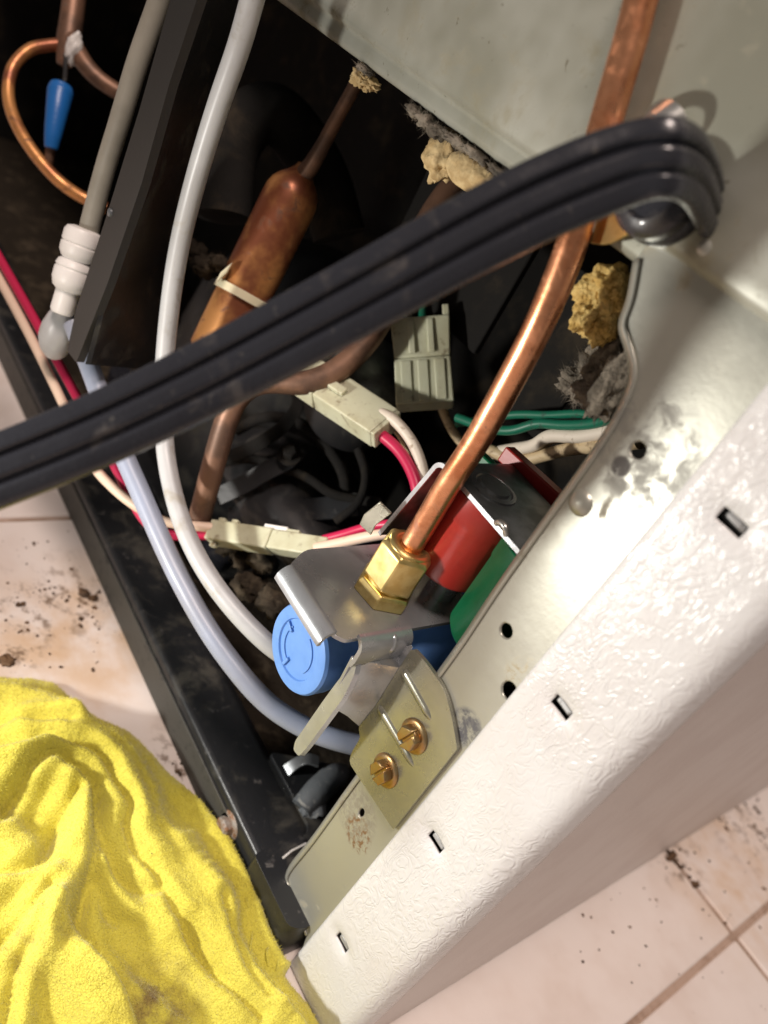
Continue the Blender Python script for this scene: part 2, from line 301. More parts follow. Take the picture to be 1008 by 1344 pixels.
def sheet(outer, holes, fn, n_vec):
    """flat sheet from a 2D outline with holes; fn maps 2D to 3D, n_vec = thickness vector"""
    bm = bmesh.new(); edges = []; loops = []
    for lp in [outer] + list(holes):
        vs = [bm.verts.new((p[0], p[1], 0)) for p in lp]; loops.append(vs)
        edges += [bm.edges.new((vs[i], vs[(i + 1) % len(vs)])) for i in range(len(vs))]
    bmesh.ops.triangle_fill(bm, edges=edges, use_beauty=True)
    bm.verts.index_update(); n = len(bm.verts)
    V = [fn(v.co.x, v.co.y) for v in bm.verts]; Fc = [tuple(v.index for v in f.verts) for f in bm.faces]
    V2 = [v + Vector(n_vec) for v in V]; F2 = [tuple(i + n for i in reversed(f)) for f in Fc]
    side = []
    for vs in loops:
        ix = [v.index for v in vs]
        for i in range(len(ix)): a, b = ix[i], ix[(i + 1) % len(ix)]; side.append((a, b, b + n, a + n))
    bm.free(); return V + V2, Fc + F2 + side
def ribbon(profile, extr, th):
    """bent sheet: 3D profile polyline extruded by vector extr, thickness th"""
    pr = [Vector(p) for p in profile]; e = Vector(extr); N_ = []
    for i in range(len(pr)):
        t = (pr[min(i + 1, len(pr) - 1)] - pr[max(i - 1, 0)]).normalized(); N_.append(t.cross(e.normalized()).normalized())
    lp = pr + [p + q * th for p, q in zip(reversed(pr), reversed(N_))]; n = len(lp)
    V = lp + [p + e for p in lp]; m_ = len(pr); Fc = []
    for k in range(n): k2 = (k + 1) % n; Fc.append((k, k2, k2 + n, k + n))
    for k in range(m_ - 1):
        q = (k, k + 1, n - 2 - k, n - 1 - k); Fc.append(q[::-1]); Fc.append(tuple(i + n for i in q))
    return V, Fc
def lump(c, rad, amp, seed, sub=4, freq=1.0, flat=None, fine=0.0):
    bm = bmesh.new(); bmesh.ops.create_icosphere(bm, subdivisions=sub, radius=1); V = []
    off = Vector((seed * 13.7, seed * 7.1, seed * 3.3))
    for v in bm.verts:
        d = v.co.normalized(); k = 1 + amp * noise.fractal(d * freq * 1.6 + off, 0.8, 2.1, 4) + fine * noise.noise(d * freq * 9 + off)
        V.append(Vector(c) + Vector((d.x * rad[0], d.y * rad[1], d.z * rad[2])) * k)
    Fc = [tuple(v.index for v in f.verts) for f in bm.faces]; bm.free(); return V, Fc
X_, Y_, Z_ = Vector((1, 0, 0)), Vector((0, 1, 0)), Vector((0, 0, 1))

# ================================================================== FLOOR
fl = obj('floor', *box((-910, -420, -12), (330, 560, -1.2)), 'grout', kind='structure', smooth=0)
pitch = 277; gap = 2.6
for ix in range(-3, 2):
    for iy in range(-2, 2):
        x0 = 15 + ix * pitch + gap / 2; y0 = 195 + iy * pitch + gap / 2
        x1 = min(x0 + pitch - gap, 329); y1 = min(y0 + pitch - gap, 559); x0 = max(x0, -909); y0 = max(y0, -419)
        obj('tile', *box((x0, y0, -6), (x1, y1, 0)), 'tile', fl, smooth=0, bevel=1.2, seg=3)
def crumbs(name, spots, seed, label, region):
    rnd = random.Random(seed); parts = []
    def one(x, y, s):
        bm = bmesh.new(); bmesh.ops.create_icosphere(bm, subdivisions=1 if s < 1.5 else 3, radius=1)
        o_ = Vector((rnd.random() * 50, rnd.random() * 50, 0)); st = 0.6 + rnd.random() * 0.9; a = rnd.random() * 6.3; V = []
        for v in bm.verts:
            k = s * (1 + 0.7 * noise.noise(v.co * 1.7 + o_)); p = Vector((v.co.x * k * st, v.co.y * k, max(v.co.z * k * 0.55, -0.2)))
            V.append(Vector((x + p.x * math.cos(a) - p.y * math.sin(a), y + p.x * math.sin(a) + p.y * math.cos(a), p.z + 0.15)))
        Fc = [tuple(v.index for v in f.verts) for f in bm.faces]; bm.free(); parts.append((V, Fc))
    for (px, py, s, n, spread) in spots:
        c = Z(px, py, 0)
        for _ in range(n):
            r = abs(rnd.gauss(0, spread)); a = rnd.random() * 6.3
            one(c.x + r * math.cos(a), c.y + r * math.sin(a), s * (0.2 + 0.6 * rnd.random() ** 1.5))
    for _ in range(region[4]):
        p = Z(rnd.uniform(region[0], region[1]), rnd.uniform(region[2], region[3]), 0); one(p.x, p.y, 0.25 + 0.5 * rnd.random() ** 3)
    obj(name, *merge(*parts), 'crumb', kind='stuff', label=label, cat='dirt crumbs', smooth=60)
crumbs('dirt_crumbs', [(115, 780, 2.6, 6, 4), (128, 787, 2.2, 4, 3), (85, 785, 1.2, 5, 4), (30, 795, 1.7, 5, 4), (8, 866, 3.2, 9, 3), (108, 815, 1.6, 5, 3), (120, 812, 1.2, 4, 3), (38, 825, 1.5, 5, 3),
        (92, 745, 1.3, 2, 2), (45, 713, 1.0, 3, 3), (30, 722, 0.9, 3, 3), (65, 775, 1.0, 6, 6), (122, 880, 1.2, 1, 0), (80, 876, 1.0, 1, 0), (150, 822, .7, 3, 4), (236, 1015, 2.2, 7, 3), (243, 1000, 1.2, 6, 4), (270, 1080, 1.2, 5, 4)],
       3, 'brown crumbs of dirt scattered on the tile between yellow cloth and black base rail', (0, 140, 690, 880, 45))
crumbs('dirt_crumbs', [(880, 1122, 2.2, 8, 3), (889, 1132, 1.6, 7, 4), (912, 1160, 1.6, 7, 3), (870, 1107, 1.5, 6, 3), (945, 1075, 1.6, 10, 5), (990, 1060, 1.6, 14, 8), (1000, 1095, 1.6, 12, 6), (975, 1080, 1.2, 12, 8),
        (765, 1201, 1.4, 1, 0), (845, 1166, 1.4, 1, 0), (863, 1185, 1.2, 3, 1.5), (1003, 1165, 1.5, 2, 1), (998, 1320, 1.2, 2, 1), (978, 1145, 1, 1, 0), (920, 1110, 1.0, 6, 8), (935, 1200, 1.0, 4, 6), (900, 1140, 1, 5, 6)],
       5, 'dark crumbs of dirt along the tile joint beside the fridge side panel', (760, 1008, 1080, 1300, 35))

# ================================================================== REFRIGERATOR
XR = -26.0; XI = -55.0; ZP = 222.5
fridge = thing('refrigerator', 'white refrigerator with galvanized back panel, open rear compartment and black base rail', 'refrigerator', (-220, 60, 0))
# white rear flange, rounded into the side panel
prof = [Vector((XI, 1.4, 0))]; prof = [Vector((XI, 0.8, 0)), Vector((XI + 0.3, -0.6, 0)), Vector((XI + 1.2, -1.2, 0))]
prof += [Vector((x, -1.2, 0)) for x in (-52, -48, -44, -40, -36, -33)]
for k in range(9):
    a = math.pi / 2 * k / 8; prof.append(Vector((XR - 6 + 6 * math.sin(a), 4.8 - 6 * math.cos(a), 0)))
# a fine lattice so the four punched slots sit in shallow dents
SL = [Y(960, 685, -1.2), Y(735, 928, -1.2), Y(570, 1105, -1.2), Y(447, 1238, -1.2)]
nz_ = 470; zb, zt = 1.0, 330.0; V = []; Fc = []
pp = []
for i in range(len(prof) - 1):
    k = 7 if (prof[i + 1] - prof[i]).length > 2 else 1
    for j in range(k): pp.append(prof[i].lerp(prof[i + 1], j / k))
pp.append(prof[-1]); npf = len(pp)
for j in range(nz_ + 1):
    z = zb + (zt - zb) * j / nz_
    for p in pp:
        y = p.y
        if -54.5 < p.x < -33:
            for s in SL: y += 1.1 * math.exp(-(((p.x - s.x) / 4.4) ** 2 + ((z - s.z) / 3.0) ** 2))
        V.append(Vector((p.x, y, z)))
for j in range(nz_):
    for i in range(npf - 1):
        a = j * npf + i; q = (V[a] + V[a + 1 + npf]) / 2
        if any(abs(q.x - s_.x) < 2.7 and abs(q.z - s_.z) < 1.35 for s_ in SL): continue
        Fc.append((a, a + 1, a + 1 + npf, a + npf))
rf = obj('rear_flange', V, Fc, 'white_paint', fridge, smooth=60)
rf.modifiers.new('solid', 'SOLIDIFY').thickness = 0.0007; rf.modifiers['solid'].offset = -1
for k, s in enumerate(SL):
    ax = (Y(967, 700, -1) - Y(948, 664, -1)).normalized() if k == 0 else Vector((0.25, 0, -0.97)).normalized()
    ax = Vector((0.98, 0, -0.10 + 0.05 * k)).normalized(); sd = ax.cross(Y_)
    c = Vector((s.x + 0.3, 0.45, s.z + 0.35))
    ta = obj('slot_tab', *obox(c, (sd + Y_ * 0.25).normalized(), ax, -Y_, 1.7, 5.0, 1.3, 0.85), 'steel_tab', rf, bevel=0.3)
    obj('slot_cavity', *obox(c + Y_ * 1.2, sd, ax, -Y_, 4.0, 7.0, 1.2), 'black_paint', rf, bevel=0.2)
# side panel outside
obj('side_panel', *box((XR - 0.7, 4.8, 1.0), (XR, 520, 330)), 'side_paint', fridge, smooth=0)
# galvanized mounting rail, with punched holes
def hole(px, py, r, n=14, sx=1, sz=1): c = Y(px, py, 0); return [Vector((c.x + r * sx * math.cos(2 * math.pi * k / n), c.z + r * sz * math.sin(2 * math.pi * k / n))) for k in range(n)]
edge = [(835, 340), (826, 392), (815, 425), (822, 452), (829, 480), (826, 507), (806, 551), (767, 611), (707, 694), (648, 778), (603, 846), (560, 905), (520, 958), (490, 995), (468, 1021), (410, 1102), (376, 1146), (381, 1170), (388, 1195), (402, 1228)]
ed = [Y(*p, 0) for p in edge]
outl = [Vector((p.x, p.z)) for p in ed] + [Vector((XI + 2, 2)), Vector((XI + 2, 240)), Vector((ed[0].x, 240))]
hs = [hole(837, 591, 1.75), hole(664, 828, 1.75), hole(668, 907, 2.2), hole(474, 1067, 1.3, 12, 0.7, 1.25)]
gr = obj('mounting_rail', *sheet(outl, hs, lambda a, b: Vector((a, 0, b)), (0, 0.9, 0)), 'galv', fridge, smooth=30, bevel=0.35)
# turned-in lip following the free edge of the rail
lipath = smooth_path([Vector((p.x, 0.5, p.z)) for p in catmull(ed, 6)], 2)
lv = []; lf_ = []
for i, p in enumerate(lipath):
    t = (lipath[min(i + 1, len(lipath) - 1)] - lipath[max(i - 1, 0)]).normalized(); out = Y_.cross(t); out = out if out.x < 0 else -out
    for a in range(7):
        an = math.pi / 2 * min(a, 5) / 5; r = 2.2
        q = p + out * (r * math.sin(an) - 1.3) + Y_ * (-0.58 + r - r * math.cos(an)) + (Y_ * 7 if a == 6 else Vector())
        lv.append(q)
for i in range(len(lipath) - 1):
    for a in range(6): k = i * 7 + a; lf_.append((k, k + 1, k + 8, k + 7))
lo_ = obj('rolled_edge', lv, lf_, 'galv', gr, smooth=70); lo_.modifiers.new('s', 'SOLIDIFY').thickness = 0.0006
obj('dimple', *lathe([(3.1, 0.4), (2.9, -0.1), (2.2, -0.8), (1.2, -1.15), (0.01, -1.25)], Y(762, 660, 0), Y_, 24), 'galv', gr)
# back panel with a stepped bottom lip
pz = [(-1.6, 330), (-1.6, 232), (-1.6, 229.2), (-1.2, 228.4), (0.2, 227.8), (0.9, 227.2), (1.2, 226), (1.2, 224), (1.6, 222.9), (2.8, ZP), (9.0, ZP)]
bp = obj('back_panel', *ribbon([(-700, y, z) for y, z in pz], (700 + XI - 0.4, 0, 0), 0.8), 'panel', fridge, smooth=50)
obj('rivet', *lathe([(2.0, 0.2), (1.9, -0.4), (1.3, -0.9), (0.01, -1.1)], Y(927, 326, -1.6), Y_, 20), 'galv', bp)
obj('rivet', *lathe([(1.2, 0.2), (1.1, -0.3), (0.7, -0.6), (0.01, -0.7)], Y(985, 300, -1.6), Y_, 20), 'galv', bp)
# black base rail
rl = thing('tmp', '', '', (0, 0, 0)); bpy.data.objects.remove(rl)
base = obj('base_rail', *ribbon([(-62, -5.0, 0.4), (-62, -5.2, 15), (-62, -4.9, 16.4), (-62, -4.2, 17.1), (-62, -3, 17.3), (-62, 14, 16.6), (-62, 17.4, 16), (-62, 18.4, 14.6), (-62, 18.6, 9)], (-640, 0, 0), -1.6), 'black_paint', fridge, smooth=50)
obj('rail_skirt', *box((-702, -6.0, 0.2), (-100, -5.25, 13.2)), 'rail_face', base, bevel=0.2)
obj('corner_foot', *sheet(round_poly([(-84, -6.6), (-60, -6.6), (-57.5, -3), (-57.5, 12), (-84, 12)], 2), [], lambda a, b: Vector((a, b, 0.3)), (0, 0, 18.2)), 'black_paint', base, bevel=1.6, seg=3)
obj('rusty_bolt', *merge(lathe([(5.2, -0.4), (5.2, 0.7), (4.3, 1.4)], (-99, -4.6, 10), -Y_, 24), lathe([(3.6, 1.2), (3.6, 3.4), (2.6, 4.2), (0.01, 4.3)], (-99, -4.6, 10), -Y_, 6)), 'rust', base, bevel=0.2)
obj('corner_tab', *sheet(round_poly([(-117, 17), (-86, 17), (-78, 1), (-66, 1), (-74, 28), (-92, 29), (-98, 38), (-106, 38)], 2.5), [], lambda a, b: Vector((a, b, 15.5)), (0, 0, 2.0)), 'black_paint', base, bevel=0.4)
obj('corner_gusset', *ribbon([Z(366, 1133, 17.8), Z(384, 1118, 20), Z(404, 1108, 22)], (0, 2, -9), 1.0), 'steel', base, bevel=0.2)
cs = obj('roller_bracket', *merge(tube([Z(395, 1062, 17), Z(416, 1040, 20), Z(436, 1022, 20), Z(447, 1014, 15)], [4.2, 5.0, 5.0, 3.6], 14), lump(Z(412, 1058, 18), (5, 5, 3), .3, 3, 3)), 'grey_rubber', fridge, smooth=60)
obj('roller_strap', *sweep(smooth_path(catmull([Z(372, 1015, 16), Z(386, 1004, 20), Z(402, 996, 24), Z(418, 1000, 24)], 8)), [(-2.2, -.5), (2.2, -.5), (2.2, .5), (-2.2, .5)], Z_), 'steel_dark', cs, bevel=0.2)
# inside of the compartment
LN = merge(box((-700, 150, 0), (-58, 152, 235)), box((-700, 9.2, 223.5), (-58, 150, 226)), box((-702, 6, 0), (-700, 150, 226)), box((-58.5, 6, 2), (-57, 150, 226)))
obj('compartment_liner', *LN, 'compartment', fridge, smooth=0)
obj('drip_pan', *box((-699, 19.2, 6), (-60, 149, 8)), 'dust_floor', fridge, smooth=0)

# ================================================================== WATER VALVE
valve = thing('water_inlet_valve', 'solenoid water inlet valve with blue, red and green coils on folded metal bracket', 'water valve', (-92, 10, 84))
ZV = 118.0
pl2 = round_poly([(-119.5, -14), (-114.2, -22.2), (-90.6, -22.2), (-88.2, -19.5), (-88.2, 30), (-119.5, 30)], [3, 2, 2, 1, 2, 4])
pl = obj('inlet_plate', *sheet(pl2, [], lambda a, b: Vector((a, b, ZV)), (0, 0, -1.2)), 'zinc_bright', valve, bevel=0.35, smooth=40)
# rolled-down front lip
lipp = []
for k in range(8):
    a = math.pi / 2 * k / 7; lipp.append((-113.6, -21.4 - 3.0 * math.sin(a), ZV - 3.0 + 3.0 * math.cos(a)))
lipp.append((-113.6, -24.4, ZV - 3.6))
obj('front_lip', *ribbon(lipp, (23.2, 0, 0), 1.1), 'zinc_bright', pl, smooth=60)
# neck bending down from the plate edge, then the web
nk = [(-89.0, 0, ZV)]; nk = []
for k in range(8):
    a = math.pi / 2 * k / 7; nk.append((-88.6 + 2.6 * math.sin(a), -16, ZV - 2.6 + 2.6 * math.cos(a)))
nk += [(-86.0, -16, 112.5), (-86.4, -16, 110.5)]
n_ = obj('neck', *ribbon(nk, (0, 17.6, 0), 1.2), 'zinc_bright', pl, smooth=60)
obj('neck_rib', *tube([(-88.4, -4.6, 118.2), (-86.6, -4.6, 117.6), (-85.6, -4.6, 115), (-85.6, -4.6, 112)], [0.3, 1.2, 1.3, 0.3], 12), 'zinc_bright', n_, smooth=180)
mp2 = [Y(*p, -1.3) for p in [(541, 850), (556, 866), (583, 903), (594, 945), (600, 983), (516, 1089), (458, 1001), (461, 988), (473, 968), (470, 955), (494, 925), (524, 876)]]
mp = obj('mounting_plate', *sheet(round_poly([(p.x, p.z) for p in mp2], [1.5, 4, 4, 4, .6, .6, 3, 2, 2, 2, .5, .5]), [], lambda a, b: Vector((a, -1.3, b)), (0, 1.2, 0)), 'zinc', valve, bevel=0.3)
# web between the neck and the mounting plate
wq = [Vector((-86.4, -15.2, 112)), Vector((-86.4, 1.4, 111)), Vector((mp2[0].x, -0.9, mp2[0].z)), Vector((mp2[11].x, -0.9, mp2[11].z)), Vector((mp2[10].x, -0.9, mp2[10].z)), Vector((mp2[9].x, -0.9, mp2[9].z)), Vector((-84.0, -6.5, 89)), Vector((-86.2, -13.6, 93))]
tv = Vector((-1.1, 0.2, 0)); wn = len(wq)
wf = [(0, 1, 3, 7), (1, 2, 3), (7, 3, 4, 6), (6, 4, 5)]
web = obj('web', wq + [p + tv for p in wq], wf + [tuple(i + wn for i in reversed(f)) for f in wf] + [(i, (i + 1) % wn, (i + 1) % wn + wn, i + wn) for i in range(wn)], 'zinc_bright', valve, smooth=30, bevel=0.25)
wg = [Y(*p, -14.2) for p in [(473, 846), (464, 866), (428, 914), (387, 973), (385, 984), (392, 993), (402, 982), (452, 914), (465, 885)]]
obj('wing', *sheet(round_poly([(p.x, p.z) for p in wg], [.5, 2, 5, 1.5, .8, 1, 3, 3, 1]), [], lambda a, b: Vector((a, -14.2, b)), (0.5, 1.3, 0)), 'zinc_bright', web, bevel=0.35)
for a, b in (((496, 926), (545, 1010)), ((528, 878), (567, 948))):
    p, q = Y(*a, -1.3), Y(*b, -1.3)
    obj('stiffening_rib', *tube([p + Y_ * 1.0, p.lerp(q, .12) + Y_ * 1.15, p.lerp(q, .8) + Y_ * 1.15, q + Y_ * 1.0], [1.1, 1.85, 1.75, 0.8], 20), 'zinc', mp, smooth=180)
for (px, py, rot) in ((507, 1011, 0.25), (544, 966, 0.55)):
    c = Y(px, py, -1.3)
    s = obj('screw', *lathe([(4.7, 0.02), (4.7, 0.4), (4.3, 0.75), (3.3, 0.9)], c, -Y_, 32), 'screw_zinc', mp)
    ref = Vector((math.cos(rot), 0, math.sin(rot)))
    # hexagon head in two halves with the driver slot between them
    hx = [Vector((3.35 * math.cos(rot + k * math.pi / 3), 3.35 * math.sin(rot + k * math.pi / 3))) for k in range(6)]
    sl = math.pi / 2.4; d2 = Vector((math.cos(sl), math.sin(sl))); nn = Vector((-d2.y, d2.x)); halves = []
    for sg in (1, -1):
        poly = [];
        for k in range(6):
            A, B = hx[k], hx[(k + 1) % 6]; da, db = A.dot(nn) * sg - 0.38, B.dot(nn) * sg - 0.38
            if da >= 0: poly.append(A)
            if da * db < 0: poly.append(A.lerp(B, da / (da - db)))
        halves.append(sheet(poly, [], lambda a, b: Vector((c.x + a, -2.1, c.z + b)), (0, -2.5, 0)))
    core = sheet([h * 0.9 for h in hx], [], lambda a, b: Vector((c.x + a, -2.0, c.z + b)), (0, -1.5, 0))
    obj('hex_head', *merge(*halves, core), 'screw_zinc', s, smooth=30, bevel=0.3)
# brass inlet fitting and compression nut (vertical axis)
NX, NY = -101.2, 1.0
ft = obj('inlet_fitting', *merge(lathe([(7.9, -0.3), (8.4, 0.5), (8.4, 3.6), (7.7, 4.6)], (NX, NY, ZV), Z_, 6, ref=(0.62, -0.78, 0)), lathe([(6.2, 4), (6.2, 8)], (NX, NY, ZV), Z_, 28)), 'brass', valve, smooth=25, bevel=0.35)
nr = (0.55, -0.83, 0)
def hexnut(prof, c): return lathe(prof, c, Z_, 6, ref=nr)
obj('compression_nut', *merge(hexnut([(6.6, 5.0), (7.9, 6.0), (7.9, 16.6), (6.9, 17.6)], (NX, NY, ZV)), lathe([(6.4, 17.4), (5.6, 18.3), (4.2, 18.4), (3.6, 17.6)], (NX, NY, ZV), Z_, 30)), 'brass', valve, smooth=25, bevel=0.4)
# blue coil: axis into the fridge, cap towards the back
bc = Vector((-103.3, -15, 96.0)); RB = 12.6
bl = obj('blue_coil', *lathe([(RB - 2.2, 5.0), (RB - 0.3, 5.4), (RB - 0.3, 21), (RB + 0.5, 21.5), (16.2, 22), (17, 23), (17, 60), (16, 61)], bc, Y_, 56), 'blue_plastic', valve)
cp = obj('coil_cap', *lathe([(0.01, 0.0), (8.0, 0.0), (8.3, 0.05), (8.6, -0.5), (RB - 1.6, -0.55), (RB - 0.5, -0.2), (RB, 0.7), (RB, 5.4), (RB - 0.8, 6.0)], bc, Y_, 64), 'blue_plastic', bl, smooth=28)
for a0, a1, rr in ((-0.5, 1.3, 6.3), (2.6, 4.4, 6.3)):
    arc = [bc + Vector((math.cos(a0 + (a1 - a0) * k / 14) * rr, -0.05, math.sin(a0 + (a1 - a0) * k / 14) * rr)) for k in range(15)]
    obj('cap_moulding', *sweep(arc, [(-0.35, -0.5), (0.35, -0.5), (0.28, 0.35), (-0.28, 0.35)], -Y_), 'blue_plastic', cp, bevel=0.1)
for an in (2.75, 4.5):
    p = bc + Vector((math.cos(an) * 6.6, -0.3, math.sin(an) * 6.6)); q = Vector((math.cos(an), 0, math.sin(an)))
    obj('cap_notch', *obox(p, q, q.cross(Y_), -Y_, 3.4, 1.1, 1.0, 0.85), 'blue_plastic', cp, bevel=0.15)
# red and green coils: vertical, under the steel yoke
RC = 11.5; ZR = 129.5
for nm, x, y, z0, mt_ in (('red_coil', -98.2, 15.6, ZR, 'red_plastic'), ('green_coil', -74.8, 14.6, 125.0, 'green_plastic')):
    cc = obj(nm, *lathe([(0.01, z0), (RC - 3.4, z0), (RC - 1.2, z0 + 0.8), (RC, z0 + 2.6), (RC, 148.5), (RC + 0.35, 149), (RC + 0.35, 156), (RC, 156.4), (0.01, 156.5)], (x, y, 0), Z_, 48), mt_, valve)
hl = [Vector((-98.2 + (RC + .12) * math.cos(t), 15.6 + (RC + .12) * math.sin(t), z)) for z in (139, 152) for t in [math.radians(205 + 4 * k) for k in range(9)]]
mat('red_highlight', (0.44, 0.07, 0.055), 0.35, 0.0, dirt=[(0.4, (0.4, 0.05, 0.04), 0.6, 0.7, 0.5)])  # paler red for the curved patch: highlight on the red coil put in as colour
obj('coil_highlight', hl, [(k, k + 1, k + 10, k + 9) for k in range(8)], 'red_highlight', valve, smooth=180)
obj('valve_body', *merge(lathe([(4, 104), (4.5, 106), (4.5, 134)], (-99, 22, 0), Z_, 30), lathe([(8, 100), (8, 122)], (-70, 18, 0), Z_, 24)), 'zinc_bright', valve, bevel=0.6)
# steel yoke: left cheek, bend, top plate; front edges in the plane y=3.5
yk = [(-114.5, 3.4, 128), (-110.6, 3.4, 152)]
for k in range(7):
    a = math.pi / 2 * k / 6; yk.append((-110.2 + 3.6 - 3.6 * math.cos(a), 3.4, 154.6 + 3.4 * math.sin(a)))
yk += [(-100, 3.4, 158), (-60, 3.4, 158)]
yo = obj('yoke', *ribbon(yk, (0, 27, 0), -1.1), 'steel_dark', valve, smooth=50)
# bare cut edge of the yoke sheet
obj('yoke_edge', *ribbon([(p[0] , 3.1, p[2]) for p in yk], (0, 0.5, 0), -1.25), 'zinc_bright', yo, smooth=50)
obj('core_boss', *lathe([(6.6, -0.2), (6.4, 0.5), (5.4, 0.7), (5.0, 0.35), (4.5, 0.4), (4.1, 1.1), (0.01, 1.3)], (-97.6, 13.2, 158), Z_, 36), 'steel_dark', yo)
obj('yoke_ear', *ribbon([(-114, 0.6, 128), (-113.6, -0.3, 132), (-111.4, -0.8, 137), (-110.6, -0.9, 139)], (-3.2, -2.6, 1.2), 0.8), 'zinc', yo, bevel=0.2)
obj('yoke_clip', *tube([(-85.4, 3.0, 158.2), (-84.2, 2.5, 159.4), (-82.4, 2.4, 159.5), (-81.2, 3.0, 158.0)], 0.8, 10), 'steel', yo, smooth=180)
obj('terminal_block', *obox(Y(700, 628, 34), (1, 0.15, 0), (0, 1, 0), Z_, 22, 4, 5), 'red_plastic', valve, bevel=0.5)
obj('terminal_bar', *obox(Y(672, 640, 30.5), (1, 0.1, 0), (0, 1, 0), Z_, 34, 3, 3), 'green_plastic', valve, bevel=0.5)

# ================================================================== PIPES AND CABLES
def run(name, pts, r, material, label, cat, group=None, n=16, res=10, sm=3, parent=None):
    return obj(name, *tube(pts, r, n, res, sm), material, parent, label, cat, group, smooth=60)
ct = [(NX, NY, ZV + 15.5), (NX, NY, ZV + 26), Y(588, 636, -0.4), Y(625, 580, -1.5), Y(664, 510, -3), Y(702, 438, -4.5), Y(735, 362, -5.5), Y(760, 290, -6.2), Y(782, 208, -6.6), Y(802, 138, -6.6), Y(828, 50, -6.6), Y(846, -20, -6.6), Y(862, -80, -6.6)]
run('copper_water_line', ct, 3.2, 'copper', 'bright copper water line rising from the brass nut past the back panel', 'copper pipe', n=28, res=12, sm=6)
# power cord: flat three-rib cable
def cord_profile(hw=6.6, ht=2.4, n=120):
    """flat oval with two shallow grooves on each face"""
    pr = []
    for k in range(n):
        a = 2 * math.pi * k / n; c_, s_ = math.cos(a), math.sin(a)
        x = hw * math.copysign(abs(c_) ** 0.75, c_); yy = ht * math.copysign(abs(s_) ** 0.62, s_)
        g = math.exp(-((abs(x) - hw * 0.34) / 0.55) ** 2) * 1.35
        pr.append((x, yy - math.copysign(g, yy)))
    return pr
B_ = Y(908, 217, -18)
cd = [B_ + Vector((-5, 44, -9)), B_ + Vector((-4, 30, -7.5)), B_ + Vector((-2.4, 18, -5)), B_ + Vector((-0.4, 8, -2)), B_, D(878, 207, 125), D(840, 210, 127), D(770, 236, 128.5), D(700, 266, 130), D(600, 318, 132), D(500, 374, 135), D(400, 428, 138), D(300, 482, 141), D(200, 532, 142), D(100, 578, 143), D(0, 618, 144), D(-90, 655, 145), D(-190, 720, 150), D(-300, 880, 160)]
cpth = smooth_path(catmull(cd, 10), 34); ups = [None] * len(cpth); K0 = 60
for i in range(K0, len(cpth)):
    p = cpth[i]; ups[i] = ((CAM - p).normalized() + Vector((0.1, -0.1, 0.55)) * 0.7).normalized()
for i in range(K0 - 1, -1, -1):                        # carry the face round the bend without twisting
    t1 = (cpth[i + 2] - cpth[i]).normalized(); t0 = (cpth[i + 1] - cpth[max(i - 1, 0)]).normalized()
    ups[i] = t1.rotation_difference(t0) @ ups[i + 1]
crad = [0.80 + 0.20 * max(0, min(1, (i / 10 - 2) / 5)) for i in range(len(cpth))]
obj('power_cord', *sweep(cpth, cord_profile(), ups, crad), 'rubber', None, 'black ribbed flat power cord crossing in front of the compartment', 'power cord', smooth=50)
cl = thing('cord_clamp', 'metal cord clamp holding the black power cord at the back panel', 'clamp', Y(845, 230, -2))
def strap(pts, wv, th, mt_, nm, upc=None):
    p = smooth_path(catmull(pts, 8), 2); return obj(nm, *sweep(p, [(-wv / 2, -th / 2), (wv / 2, -th / 2), (wv / 2, th / 2), (-wv / 2, th / 2)], [(q - upc if upc else -Y_ + (CAM - q).normalized() * .2) for q in p]), mt_, cl, bevel=0.15)
C_ = Y(865, 195, -2)
strap([Y(835, 190, -2.0), Y(845, 160, -4.5), Y(862, 142, -7), Y(880, 150, -8), Y(893, 178, -6), Y(895, 205, -2.0)], 4, 0.9, 'steel', 'hoop', C_ + Y_ * 4)
strap([Y(783, 296, -2.2), Y(800, 296, -3.5), Y(818, 286, -6), Y(826, 272, -8)], 7.0, 0.9, 'brass', 'tongue')
obj('grommet', *lathe([(8.6, 1.5), (8.8, -2.2), (8.2, -3.4), (8.4, -3.8), (8.2, -6.2), (7.0, -7.4), (5.2, -7.8), (4.8, -6.8), (0.01, -6.8)], Y(880, 262, -1.6), Y_, 40), 'rubber', cl)
# plastic tubing
run('plastic_water_tube', [D(352, -70, 188), D(335, -15, 195), D(314, 60, 203), D(286, 140, 213), D(257, 235, 226), D(234, 330, 240), D(221, 420, 252), D(215, 500, 260), D(216, 580, 262), D(228, 650, 257), D(251, 715, 251), D(287, 775, 246), D(333, 828, 243), D(375, 862, 243), D(420, 880, 245)], 3.0, 'poly_white', 'bright white plastic water tube curving from above down to the valve', 'plastic tube', n=24, sm=6)
run('plastic_water_tube', [D(96, 425, 270), D(118, 482, 268), D(150, 568, 264), D(185, 648, 260), D(225, 738, 254), D(268, 818, 250), D(310, 878, 247), D(352, 924, 246), D(400, 955, 246), D(445, 972, 246), D(500, 985, 250)], 3.3, 'poly_blue', 'cloudy bluish plastic tube running just above the black base rail', 'plastic tube', n=24, sm=6)
run('plastic_water_tube', [D(228, -60, 224), D(208, 5, 231), D(181, 80, 238), D(157, 160, 246), D(137, 225, 254), D(117, 300, 261), D(106, 345, 264)], 3.2, 'poly_grey', 'dull grey-beige plastic tube ending at the white push-in coupling', 'plastic tube', n=24, sm=5)
cpl = thing('tube_coupling', 'white ribbed push-in coupling on the grey-beige tube', 'coupling', D(92, 385, 264))
a0, a1 = D(112, 300, 260), D(84, 400, 266); axc = (a1 - a0).normalized(); LC = (a1 - a0).length
obj('collet', *lathe([(3.6, 0), (5.4, 0.6), (6.1, 2), (6.1, 5), (5.7, 5.4), (6.1, 6), (6.0, 8.5), (5.0, 10.2), (4.2, 10.8)], a0, axc, 30), 'white_plastic', cpl)
